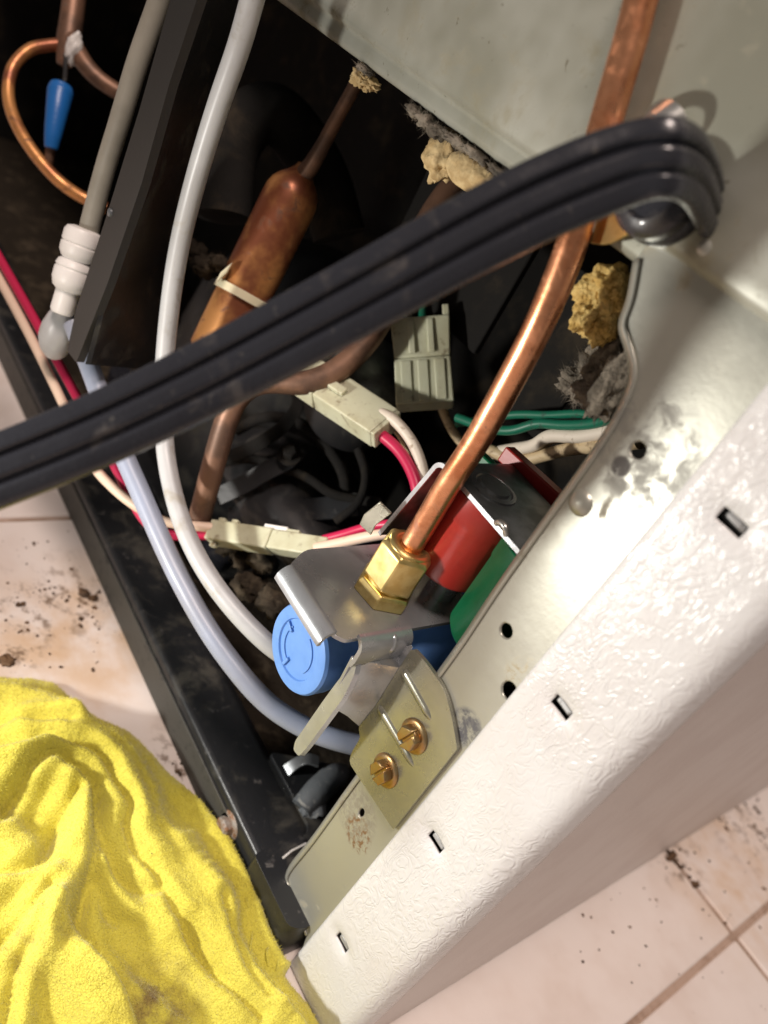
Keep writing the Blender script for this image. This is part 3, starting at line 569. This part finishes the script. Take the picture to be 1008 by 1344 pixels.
obj('body', *lathe([(4.2, 10.4), (5.4, 11.4), (6.0, 13), (5.6, 13.6), (6.0, 14.2), (6.0, 17.5), (5.2, 20), (3.9, 21)], a0, axc, 30), 'white_plastic', cpl)
obj('lower_collet', *lathe([(3.8, 20.6), (3.9, LC + 2), (3.3, LC + 3)], a0, axc, 24), 'white_plastic', cpl)
obj('tube_end', *lump(D(76, 438, 276), (6.0, 6, 10), 0.05, 2, 4), 'poly_white', None, 'cloudy white plastic tube end behind the red and beige wires', 'tube end', smooth=180)
# copper refrigeration parts
dr = thing('filter_drier', 'fat copper filter drier with narrow neck and cable tie', 'filter drier', D(300, 450, 286))
p0, p1 = D(392, 238, 272), D(283, 462, 284); axd = (p1 - p0).normalized(); LD = (p1 - p0).length
obj('shell', *lathe([(2.9, -5.5), (3.4, -4.0), (5.0, -1.8), (7.2, 0.4), (8.6, 2.6), (9.3, 5.0), (9.5, 8.0), (9.5, LD), (7, LD + 3), (3, LD + 8)], p0, axd, 40), 'copper_drier', dr)
obj('neck_tube', *tube([D(474, 96, 252), D(462, 120, 254), D(444, 152, 258), D(424, 190, 263), D(408, 217, 267), p0 + axd * 1], [2.2, 2.2, 2.2, 2.5, 2.9, 3.4], 18), 'copper_dull', dr, smooth=180)
qt = p0 + axd * (LD * 0.66); u1 = axd.orthogonal().normalized(); u2 = axd.cross(u1)
rg_ = [qt + (u1 * math.cos(t) + u2 * math.sin(t)) * 10.0 + axd * 0.6 * math.sin(t) for t in [2 * math.pi * k / 40 for k in range(41)]]
ti = obj('cable_tie', *sweep(rg_, [(-1.4, -0.5), (1.4, -0.5), (1.4, 0.5), (-1.4, 0.5)], [(q - qt).normalized() for q in rg_]), 'nylon_tie', dr)
obj('tie_head', *obox(D(294, 358, 268), (D(300, 352, 268) - D(288, 362, 268)), axd, (CAM - qt), 5.5, 4.2, 4.0, 0.9), 'nylon_tie', ti, bevel=0.4)
run('suction_pipe', [D(608, 228, 262), D(575, 268, 262), D(540, 330, 263), D(515, 390, 262), D(490, 437, 261), D(462, 470, 260), D(432, 492, 260), D(398, 503, 260), D(362, 500, 261), D(330, 505, 262), D(306, 530, 264), D(290, 575, 268), D(275, 630, 274), D(262, 680, 280)], 4.0, 'copper_dull', 'dull brown suction pipe bending behind the white connectors', 'copper pipe', n=22, res=8, sm=10)
run('copper_loop', [D(140, 274, 330), D(110, 260, 328), D(80, 240, 324), D(50, 208, 322), D(24, 168, 322), D(11, 128, 324), D(16, 90, 326), D(38, 66, 328), D(62, 60, 330), D(84, 58, 332)], 2.4, 'copper_drier', 'thin copper loop bending round the blue capped stub', 'copper pipe', n=18, sm=5)
st = thing('process_stub', 'short copper stub closed with a blue vinyl cap', 'pipe stub', D(64, 230, 324))
obj('stub', *tube([D(62, 222, 325), D(65, 205, 322), D(69, 180, 320)], 1.9, 14), 'copper_dull', st, smooth=180)
obj('vinyl_cap', *tube([D(67, 195, 320), D(70, 175, 319), D(75, 145, 319), D(79, 122, 320), D(81, 112, 320), D(82, 108, 320)], [2.6, 3.4, 4.3, 5.0, 4.2, 1.2], 20), 'blue_vinyl', st, smooth=180)
pj = thing('pipe_joint', 'dark brazed pipe joint with white sealant above the blue cap', 'pipe joint', D(95, 80, 333))
obj('upper_pipe', *tube([D(100, -40, 332), D(96, 10, 332), D(90, 52, 332), D(84, 85, 333)], [4.6, 4.6, 4.8, 3.0], 18), 'copper_dull', pj, smooth=180)
obj('branch_pipe', *tube([D(92, 50, 331), D(112, 85, 331), D(135, 108, 333), D(170, 130, 337)], [3.6, 3.6, 3.4, 3.2], 16), 'copper_dull', pj, smooth=180)
obj('sealant', *lump(D(97, 64, 328), (2.6, 3, 6.5), .3, 5, 4), 'white_plastic', pj, smooth=180)
obj('stub_lead', *tube([D(85, 108, 322), D(86, 90, 326), D(86, 70, 330)], 0.9, 8), 'black_plastic', pj, smooth=180)
# ------------------------------------------------------------------ wires
def wire(name, pts, r, m_, label, group=None): return run(name, pts, r, m_, label, 'wire', group, n=12, res=8, sm=3)
wire('red_wire', [D(-40, 268, 318), D(0, 340, 308), D(50, 428, 296), D(96, 512, 288), D(140, 590, 280), D(165, 640, 276), D(192, 686, 272), D(225, 702, 274), D(258, 702, 277), D(286, 703, 279)], 1.75, 'wire_red', 'crimson wire beside a beige one running from the rail into the low connector')
wire('beige_wire', [D(-40, 300, 314), D(0, 368, 304), D(42, 446, 293), D(82, 528, 284), D(118, 604, 277), D(146, 638, 273), D(178, 664, 271), D(215, 684, 272), D(252, 690, 274), D(286, 693, 277)], 1.7, 'wire_beige', 'beige wire beside the crimson one running from the rail into the low connector')
wire('red_wire', [D(425, 708, 259), D(452, 701, 255), D(482, 692, 250), D(512, 688, 246), D(535, 690, 243)], 1.5, 'wire_red', 'crimson wire leaving the low connector towards the valve')
wire('white_wire', [D(415, 719, 257), D(445, 713, 252), D(480, 705, 246), D(512, 700, 243), D(535, 700, 242)], 1.7, 'wire_beige', 'pale pink wire between the low connector and the valve plate')
wire('red_wire', [D(482, 558, 254), D(502, 572, 251), D(524, 592, 248), D(540, 618, 245), D(548, 645, 243), D(550, 680, 243)], 1.9, 'wire_red', 'thick crimson wire arching from the slanted connector down behind the yoke')
wire('white_wire', [D(500, 542, 253), D(518, 552, 250), D(537, 574, 248), D(550, 600, 246), D(558, 635, 245), D(560, 680, 245)], 1.8, 'wire_white', 'off-white wire arching beside the thick crimson wire')
wire('brown_wire', [D(505, 553, 258), D(520, 566, 256), D(534, 590, 254), D(544, 630, 252)], 1.0, 'wire_tan', 'thin brown wire between the crimson and off-white arching wires')
wire('tan_wire', [D(572, 515, 278), D(580, 535, 276), D(592, 562, 274), D(610, 585, 272), D(640, 602, 270)], 1.6, 'wire_tan', 'tan wire hanging from the upright connector')
wire('green_wire', [D(552, 440, 280), D(555, 405, 282), D(552, 370, 286), D(545, 330, 290)], 1.5, 'wire_green', 'green wire entering the top of the upright connector')
wire('black_wire', [D(535, 440, 282), D(532, 405, 284), D(525, 370, 288), D(510, 330, 290)], 1.7, 'black_plastic', 'black wire entering the top of the upright connector beside the green one')
wire('green_wire', [D(600, 556, 262), D(640, 549, 252), D(680, 544, 244), D(720, 545, 236), D(762, 543, 227), D(812, 548, 215), D(860, 552, 204)], 1.3, 'wire_green', 'upper of two green wires going behind the galvanized rail')
wire('green_wire', [D(600, 548, 256), D(640, 562, 248), D(672, 565, 242), D(705, 556, 236), D(740, 558, 229), D(780, 556, 220), D(815, 545, 211), D(860, 540, 204)], 1.5, 'wire_green', 'wavy green wire just under another green wire by the lint clump')
wire('tan_wire', [D(600, 605, 262), D(640, 596, 254), D(672, 590, 247), D(700, 585, 240), D(722, 572, 234), D(760, 573, 226), D(800, 566, 217), D(850, 556, 206)], 2.0, 'wire_white', 'thick dirty cream wire under the green wires')
wire('tan_wire', [D(640, 590, 252), D(680, 604, 246), D(712, 598, 240), D(745, 590, 232), D(785, 586, 222), D(840, 580, 208)], 2.0, 'wire_tan', 'thick stained tan wire twisted below the cream wire')
wire('tan_wire', [D(696, 596, 246), D(714, 580, 240), D(742, 572, 233), D(775, 582, 224), D(795, 596, 218), D(820, 604, 212)], 1.8, 'wire_tan', 'stained tan wire crossing over the cream wire')
# ------------------------------------------------------------------ plastic connectors
def frame(a, b, upish):
    ax = (b - a).normalized(); n = (CAM - (a + b) / 2).normalized() + Vector(upish); n = (n - ax * n.dot(ax)).normalized(); return ax, ax.cross(n), n
cn = thing('wire_connector', 'upright two-piece ivory plug connector beside the copper line', 'connector', D(557, 530, 275))
A, B = D(551, 416, 274), D(558, 534, 270); ax, sd, nn = frame(A, B, (0, 0, 0))
def seg_box(name, t0, t1, wd, th, par, mt_, ofs=0.0, taper=1.0, sh=0.0, bev=0.5):
    c = A.lerp(B, (t0 + t1) / 2) + nn * ofs + sd * sh; return obj(name, *obox(c, sd, nn, ax, wd, th, (B - A).length * (t1 - t0), taper), mt_, par, bevel=bev)
h1 = seg_box('upper_housing', 0.06, 0.50, 20.0, 12, cn, 'nylon', taper=0.93)
h2 = seg_box('lower_housing', 0.505, 1.0, 18.8, 11, cn, 'nylon', taper=1.03)
for k in (-1, 1): seg_box('latch_rib', 0.10, 0.46, 2.2, 1.0, h1, 'nylon', 6.2, 1, 3.2 * k, 0.25)
for k in (-1, 0, 1): seg_box('socket_rib', 0.54, 0.98, 3.6, 1.0, h2, 'nylon', 5.7, 1, 5.6 * k, 0.3)
seg_box('side_wall', -0.06, 0.12, 2.2, 11, h1, 'nylon', 0, 1, (-1 if sd.dot(to_world(Vector((1, 0, 0)))) < 0 else 1) * 8.8, 0.3)
cn = thing('wire_connector', 'slanted ivory plug connector under the brown suction pipe', 'connector', D(470, 545, 258))
A, B = D(378, 478, 272), D(505, 562, 252); ax, sd, nn = frame(A, B, (0, 0, 0.8))
h1 = seg_box('plug_housing', 0.0, 0.42, 13.5, 7, cn, 'nylon')
h2 = seg_box('socket_housing', 0.43, 1.0, 13.2, 7.6, cn, 'nylon', taper=0.97)
seg_box('latch', 0.30, 0.62, 3.0, 1.8, h2, 'nylon', 4.4, 1, 0, 0.3)
seg_box('end_collar', 0.97, 1.03, 12.2, 6.6, h2, 'nylon', 0, 1, 0, 0.3)
cn = thing('wire_connector', 'long low ivory connector joining crimson and pink wires', 'connector', D(350, 710, 268))
A, B = D(279, 699, 278), D(428, 722, 258); ax, sd, nn = frame(A, B, (0, 0, 0.5))
h1 = seg_box('plug_housing', 0.0, 0.55, 7.4, 7.0, cn, 'nylon')
h2 = seg_box('socket_housing', 0.555, 1.02, 6.8, 6.4, cn, 'nylon')
ss = -1 if sd.dot(to_world(Vector((0, -1, 0)))) < 0 else 1
for t in (0.03, 0.15): seg_box('peg', t, t + 0.055, 2.2, 2.0, h1, 'nylon', 0.5, 1, ss * 4.4, 0.2)
seg_box('peg', 0.04, 0.09, 2.0, 2.0, h1, 'nylon', 0.5, 1, -ss * 4.4, 0.2)
seg_box('latch', 0.46, 0.66, 1.6, 3.2, h2, 'white_plastic', 0.8, 0.9, ss * 4.5, 0.3)
seg_box('latch_step', 0.62, 0.76, 1.4, 2.6, h2, 'nylon', 0.8, 1, ss * 4.0, 0.2)

# ================================================================== DARK PARTS INSIDE
sh = thing('fan_shroud', 'black dusty plastic fan shroud with upright edge strip behind the white tube', 'fan shroud', (-270, 5, 40))
pp_ = [(262, -30), (330, -30), (262, 200), (214, 330), (206, 486), (112, 478), (140, 372), (215, 132)]
py_ = [-41, -8, -8, -8, -8, -41, -41, -41]
q_ = [Y(*p, y) for p, y in zip(pp_, py_)]; qn = len(q_); qf = [(0, 1, 2, 7), (7, 2, 3, 6), (6, 3, 4, 5)]
obj('panel', q_ + [p + Y_ * 1.6 for p in q_], qf + [tuple(i + qn for i in reversed(f)) for f in qf] + [(i, (i + 1) % qn, (i + 1) % qn + qn, i + qn) for i in range(qn)], 'black_plastic', sh, smooth=30)
es = [(232, -30), (268, -30), (222, 110), (186, 240), (141, 372), (100, 476), (88, 460), (100, 405), (137, 292), (184, 140)]
q_ = [Y(*p, -42) for p in es]
obj('edge_strip', *sheet(round_poly([(p.x, p.z) for p in q_], 1), [], lambda a, b: Vector((a, -42, b)), (0, 2.5, 0)), 'strip_plastic', sh, bevel=0.4)
obj('strip_rivet', *lathe([(1.3, 0), (1.2, -0.5), (0.01, -0.9)], Y(145, 279, -42), Y_, 14), 'steel_dark', sh)
cm = thing('compressor', 'black dusty compressor dome deep inside the compartment', 'compressor', (-270, 95, 8))
obj('shell', *lathe([(58, 12), (60, 20), (60, 70), (58.5, 74), (59.5, 78), (56, 100), (46, 118), (28, 130), (0.01, 134)], (-285, 96, 0), Z_, 56), 'black_plastic', cm)
obj('base_plate', *sheet(round_poly([(-350, 30), (-205, 30), (-205, 145), (-350, 145)], 14), [], lambda a, b: Vector((a, b, 12)), (0, 0, 2.5)), 'black_paint', cm, bevel=0.5)
for x, y in ((-214, 40), (-340, 40)): obj('rubber_mount', *lathe([(9, 8), (9, 12), (6, 14), (6, 20), (8, 22), (8, 27), (0.01, 27)], (x, y, 0), Z_, 24), 'rubber', cm)
run('black_hose', [D(292, 285, 285), D(296, 235, 284), D(305, 190, 284), D(330, 155, 285), D(362, 150, 287), D(395, 185, 290), D(425, 240, 294), D(445, 310, 298)], 10, 'compartment', 'fat black dusty hose arching behind the filter drier', 'hose', n=24)
cap = thing('start_capacitor', 'black can with bright metal rim behind the slanted connector', 'capacitor', D(490, 490, 285))
pc = D(470, 520, 290); axk = (D(515, 462, 272) - pc).normalized()
obj('can', *lathe([(15, -14), (16, -12), (16, 8), (15, 9)], pc, axk, 44), 'black_plastic', cap)
for h_, r_ in ((9.4, 16.2), (12.2, 16.6), (15.0, 16.0)): obj('rim', *lathe([(r_ - 1.2, h_ - 1.0), (r_, h_ - 0.5), (r_, h_ + 0.5), (r_ - 1.2, h_ + 1.0)], pc, axk, 44), 'steel_dark', cap)
obj('top', *lathe([(15.2, 9), (15.2, 15.4), (13, 16), (0.01, 15.6)], pc, axk, 44), 'black_plastic', cap)
br = thing('compressor_mount', 'black dusty compressor mounting tray with bent straps below the slanted connector', 'mounting tray', D(370, 640, 300))
obj('tray', *lump(D(400, 660, 318), (44, 30, 16), 0.12, 61, 5, 0.8), 'black_plastic', br, smooth=180)
def strapb(nm, pts, wd, mt_, upv): p = smooth_path(catmull(pts, 8), 3); obj(nm, *sweep(p, [(-wd / 2, -.7), (wd / 2, -.7), (wd / 2, .7), (-wd / 2, .7)], [(CAM - q).normalized() + Vector(upv) for q in p]), mt_, br, bevel=0.25)
strapb('strap', [D(286, 652, 296), D(320, 636, 294), D(350, 618, 292), D(378, 604, 292), D(392, 590, 294)], 7, 'black_plastic', (0, 0, .5))
strapb('strap', [D(300, 600, 300), D(330, 588, 298), D(372, 560, 297), D(392, 530, 300), D(388, 505, 304)], 5, 'compartment', (.4, 0, .5))
strapb('strap', [D(300, 680, 300), D(360, 672, 296), D(420, 668, 292), D(470, 662, 290)], 9, 'black_paint', (0, .3, .7))
obj('mount_bolt', *merge(lathe([(4.5, 0), (4.5, 1), (3.4, 1.2)], D(380, 598, 290), (0.3, -0.5, 0.8), 20), lathe([(2.8, 1), (2.8, 4), (2.2, 4.6)], D(380, 598, 290), (0.3, -0.5, 0.8), 6)), 'compartment', br, bevel=0.2)
for k, pts in enumerate(([D(310, 565, 306), D(345, 548, 302), D(385, 552, 300), D(420, 575, 298), D(450, 620, 296), D(455, 670, 296)], [D(280, 610, 306), D(330, 602, 300), D(400, 625, 294), D(440, 650, 292), D(500, 660, 290)], [D(470, 590, 290), D(480, 625, 286), D(470, 660, 284), D(440, 685, 284)])):
    run('black_wire', pts, 2.2 - 0.3 * k, 'compartment', ['thick black lead curling over the dusty mounting tray', 'black lead lying along the mounting tray towards the valve', 'short black lead hooking behind the low connector latch'][k], 'wire', n=12, sm=4)
obj('motor_bracket', *merge(obox(D(600, 330, 275), X_, Y_, Z_, 60, 3, 44), obox(D(735, 470, 250), X_, Y_, Z_, 22, 2, 50)), 'compartment', None, 'dark steel bracket deep in the compartment behind the copper line', 'bracket', bevel=0.6)
# ------------------------------------------------------------------ foam, lint
obj('foam_lump', *merge(lump(Y(582, 207, 7), (5.5, 4.5, 6), .35, 1, 4, 1.3, fine=.06), lump(Y(615, 224, 6), (7.5, 4, 4.4), .10, 4, 4), lump(Y(640, 238, 6), (6, 4, 3.4), .12, 6, 4)), 'foam_pale', None, 'pale cream foam lump squeezed under the back panel edge around the suction pipe', 'insulation foam', smooth=180)
obj('foam_lump', *merge(lump(Y(477, 101, 5), (2.8, 3, 2.6), .6, 8, 4, 1.5, fine=.1), lump(Y(487, 109, 5), (2.4, 2.5, 1.6), .6, 9, 4, 1.5, fine=.1)), 'foam_pale', None, 'small crumbling foam bit where the thin drier neck meets the panel', 'insulation foam', smooth=180)
obj('foam_lump', *merge(lump(Y(783, 385, 12), (4.2, 5, 5.4), .3, 11, 4, 1.5, fine=.06), lump(Y(802, 372, 12), (4.0, 5, 4.2), .3, 12, 4, 1.5, fine=.06), lump(Y(805, 396, 13), (3.8, 5, 5), .3, 13, 4, 1.5, fine=.06), lump(Y(777, 415, 12), (3.6, 5, 4.6), .35, 14, 4, 1.5, fine=.06), lump(Y(793, 428, 13), (3.2, 4, 4.6), .35, 15, 4, 1.5, fine=.06), lump(Y(790, 405, 15), (5, 5, 7), .2, 16, 4)), 'foam', None, 'ochre yellow foam chunk hanging beside the galvanized rail', 'insulation foam', smooth=180)
def fuzz(V, Fc, n, ln, rnd, wd=0.10, bias=None):
    """thin fibre slivers standing off a surface"""
    V = [Vector(v) for v in V]; out = ([], [])
    for _ in range(n):
        f = Fc[rnd.randrange(len(Fc))]; a, b, c = V[f[0]], V[f[1]], V[f[2]]; r1, r2 = rnd.random(), rnd.random()
        if r1 + r2 > 1: r1, r2 = 1 - r1, 1 - r2
        p = a + (b - a) * r1 + (c - a) * r2; nn_ = (b - a).cross(c - a)
        if nn_.length < 1e-9: continue
        nn_.normalize(); 
        if bias and nn_.dot(bias) < 0: nn_ = -nn_
        d = (nn_ + Vector((rnd.gauss(0, .6), rnd.gauss(0, .6), rnd.gauss(0, .6)))).normalized(); L_ = ln * (0.4 + rnd.random())
        s = d.orthogonal().normalized() * wd; bend = Vector((rnd.gauss(0, .3), rnd.gauss(0, .3), rnd.gauss(0, .3))) * L_
        k = len(out[0]); out[0].extend([p - s, p + s, p + d * L_ * .5 + s * .7 + bend * .3, p + d * L_ * .5 - s * .7 + bend * .3, p + d * L_ + bend]); out[1].extend([(k, k + 1, k + 2, k + 3), (k + 3, k + 2, k + 4)])
    return out
rnd = random.Random(11)
lv_, lf2 = merge(lump(Y(800, 470, 20), (4.5, 5, 9), .4, 21, 4, 1.6, fine=.15), lump(Y(792, 506, 21), (7, 6, 6.5), .4, 22, 4, 1.6, fine=.15), lump(Y(815, 500, 16), (5, 5, 10), .35, 23, 4, 1.6, fine=.15), lump(Y(765, 505, 24), (6, 4, 4), .5, 24, 4, 1.6, fine=.15))
ll = obj('lint_clump', lv_, lf2, 'lint', None, 'fuzzy grey lint clump behind the galvanized rail under the yellow foam', 'lint', smooth=180)
obj('lint_fibre', *fuzz(lv_, lf2, 2200, 2.2, rnd, 0.07), 'lint', ll, kind='stuff', smooth=0)
lv2, lf3 = merge(*[lump(Y(px, py, 2.0), (r1, 2.2, r2), .5, 30 + i, 3, 1.6) for i, (px, py, r1, r2) in enumerate([(545, 146, 3, 1.4), (560, 160, 3, 1.8), (572, 172, 3.4, 1.8), (600, 186, 5, 1.2), (625, 203, 5, 1.2), (655, 226, 4, 1.0), (690, 246, 3, 1.0), (480, 92, 3, 1.0)])])
l2 = obj('lint_clump', lv2, lf3, 'lint', None, 'brown-grey lint strung along the bottom lip of the back panel', 'lint', kind='stuff', smooth=180)
obj('lint_fibre', *fuzz(lv2, lf3, 900, 1.6, rnd, 0.05), 'lint', l2, kind='stuff', smooth=0)
lv3, lf4 = merge(*[lump(D(px, py, d), (r, r, r * .7), .5, 50 + i, 3, 1.6) for i, (px, py, d, r) in enumerate([(288, 345, 276, 3.5), (270, 350, 282, 5), (255, 330, 288, 5), (300, 715, 283, 5), (345, 735, 276, 5), (320, 735, 280, 4), (360, 790, 266, 6), (330, 770, 276, 6)])])
l3 = obj('lint_clump', lv3, lf4, 'dust_floor', None, 'dark dusty lint tufts caught around the drier and below the low connector', 'lint', kind='stuff', smooth=180)
obj('lint_fibre', *fuzz(lv3, lf4, 1200, 2.4, rnd, 0.05), 'dust_floor', l3, kind='stuff', smooth=0)

# ================================================================== YELLOW CLOTH
tw_out = [(-60, 872), (0, 881), (40, 880), (75, 890), (100, 912), (135, 935), (172, 955), (205, 985), (236, 1028), (268, 1076), (300, 1106), (326, 1146), (343, 1196), (354, 1240), (382, 1284), (414, 1318), (450, 1368), (440, 1460), (250, 1620), (-260, 1500), (-260, 950)]
TO = [Vector((Z(*p, 4).x, Z(*p, 4).y)) for p in tw_out]
ridges = [  # pixel polyline, half width mm, height mm
    ([(-60, 985), (0, 990), (40, 985), (85, 975), (120, 985), (150, 1012), (165, 1050), (178, 1090), (205, 1140), (240, 1190)], 7.5, 9),
    ([(40, 935), (110, 945), (160, 975), (190, 1020), (205, 1070), (240, 1120), (275, 1170), (290, 1230), (320, 1290), (380, 1350)], 9, 9),
    ([(-40, 1020), (20, 1010), (70, 1005), (100, 1030), (112, 1080), (100, 1130), (75, 1165), (60, 1200), (85, 1250), (125, 1300), (170, 1360)], 10, 13),
    ([(-60, 1060), (0, 1085), (30, 1110), (20, 1140), (-30, 1160)], 9, 9),
    ([(130, 1130), (160, 1170), (190, 1195), (225, 1220), (260, 1265), (300, 1320), (330, 1370)], 6, 5),
    ([(60, 1190), (40, 1250), (30, 1300), (20, 1370)], 7, 7),
    ([(255, 1090), (300, 1170), (312, 1230), (345, 1285), (400, 1345)], 6, 6),
    ([(-60, 895), (10, 893), (60, 905), (95, 928)], 7, 7),
    ([(110, 1260), (150, 1290), (200, 1300), (250, 1345)], 6, 4),
]
RG = []
for pts, hw, h in ridges:
    pl_ = smooth_path(catmull([Z(px, py, 14) for px, py in pts], 6), 2); RG.append(([Vector((p.x, p.y)) for p in pl_], hw, h))
creases = [([(0, 1068), (42, 1010), (75, 997), (108, 1018), (123, 1039), (125, 1093), (117, 1152), (108, 1202)], 2.0, 6),
    ([(54, 968), (125, 985), (154, 1027), (171, 1056), (167, 1081), (179, 1110), (208, 1147), (233, 1193), (267, 1243), (300, 1289), (342, 1331)], 1.8, 5),
    ([(-20, 1142), (0, 1139), (37, 1135), (62, 1110), (83, 1068), (100, 1039)], 2.0, 5), ([(-20, 1235), (0, 1227), (25, 1210), (46, 1185), (62, 1168)], 2.0, 5),
    ([(12, 1345), (25, 1268), (42, 1231), (54, 1193)], 2.0, 5), ([(112, 1214), (125, 1235), (158, 1281), (179, 1327), (185, 1350)], 1.8, 4.5),
    ([(292, 1177), (308, 1235), (325, 1277), (350, 1310)], 1.6, 3.5), ([(125, 1050), (140, 1110), (170, 1150), (205, 1165)], 1.7, 3.5), ([(130, 1150), (150, 1190), (185, 1205)], 1.6, 3), ([(-20, 930), (40, 935), (90, 945)], 2.0, 4)]
CR = []
for pts, hw, h in creases:
    pl_ = smooth_path(catmull([Z(px, py, 13) for px, py in pts], 8), 2); CR.append(([Vector((p.x, p.y)) for p in pl_], hw, h))
def seg_d(p, a, b):
    ab = b - a; t = max(0, min(1, (p - a).dot(ab) / max(ab.length_squared, 1e-9))); return (p - a - ab * t).length
def inside(p, poly):
    c = False; n = len(poly)
    for i in range(n):
        a, b = poly[i], poly[i - 1]
        if (a.y > p.y) != (b.y > p.y) and p.x < (b.x - a.x) * (p.y - a.y) / (b.y - a.y) + a.x: c = not c
    return c
x0, x1 = min(p.x for p in TO), max(p.x for p in TO); y0, y1 = min(p.y for p in TO), max(p.y for p in TO)
x0 = max(x0, -215); y0 = max(y0, -118); st_ = 0.75; nx = int((x1 - x0) / st_) + 2; ny = int((y1 - y0) / st_) + 2
idx = {}; TV = []; TF = []
for i in range(nx):
    for j in range(ny):
        p = Vector((x0 + i * st_, y0 + j * st_))
        pw = p + Vector((noise.noise(Vector((p.x * .05, p.y * .05, 3))), noise.noise(Vector((p.x * .05, p.y * .05, 9))))) * 2.0
        if not inside(pw, TO): continue
        de = min(seg_d(pw, TO[k], TO[k - 1]) for k in range(len(TO)))
        e = 1 - math.exp(-de / 3.0); h = 0.4 + 5.5 * e
        for pl_, hw, hh in RG:
            d = min((p - q).length_squared for q in pl_) ** 0.5
            if d < hw * 2.2:
                g = 1 / (1 + (d / (hw * 0.62)) ** 4) if hw > 8.5 else math.exp(-(d / (hw * .7)) ** 2); h = max(h, h * .45 + 2.5 * e + 0) if False else h + hh * g * e * 0.85
        for pl_, hw, hh in CR:
            d2_ = min((p - q).length_squared for q in pl_)
            if d2_ < 60:
                d = d2_ ** 0.5; h += e * hh * (0.22 * math.exp(-((d - 3.6 * hw / 1.8) / 2.8) ** 2) - math.exp(-(d / hw) ** 1.5))
        h += e * (1.6 * noise.noise(Vector((p.x * .06, p.y * .06, 1))) + 1.0 * noise.noise(Vector((p.x * .16 + 4, p.y * .16, 5))) + 0.16 * noise.noise(Vector((p.x * .5, p.y * .5, 7))) + 0.10 * noise.noise(Vector((p.x * 1.1, p.y * 1.1, 2))))
        if -150 < p.x < -52:                              # piled against the base rail
            k = max(0, min(1, (p.x + 150) / 40)); h += 6.5 * k * math.exp(-((p.y + 7) / 6.0) ** 2) if p.y < -7 else 6.5 * k
        idx[(i, j)] = len(TV); TV.append(Vector((p.x, min(p.y, -6.6 + 0.02 * p.y) if p.x < -54 else min(p.y, -2.0), max(h, 0.3))))
for (i, j), a in idx.items():
    q = [(i, j), (i + 1, j), (i + 1, j + 1), (i, j + 1)]
    if all(k in idx for k in q): TF.append(tuple(idx[k] for k in q))
tw = thing('cleaning_cloth', 'crumpled damp yellow terry cloth lying on the tile beside the base rail', 'cloth', (sum(p.x for p in TV) / len(TV), sum(p.y for p in TV) / len(TV), 0))
obj('cloth', TV, TF, 'towel', tw, smooth=180)
obj('terry_fibre', *fuzz(TV, TF, 110000, 0.65, rnd, 0.06, Z_), 'towel', tw, kind='stuff', smooth=0)
for pts in ([(316, 1168), (326, 1190), (322, 1208), (331, 1226), (328, 1248), (338, 1266)], [(352, 1268), (350, 1248), (358, 1238), (366, 1246), (364, 1270), (358, 1275)], [(336, 1258), (345, 1275), (360, 1290)]):
    obj('loose_thread', *tube([Z(px, py, 9 + 2 * math.sin(i * 2.1)) for i, (px, py) in enumerate(pts)], 0.28, 8, 8), 'towel', tw, smooth=180)
for v in list(bpy.data.meshes):
    if not v.users: bpy.data.meshes.remove(v)
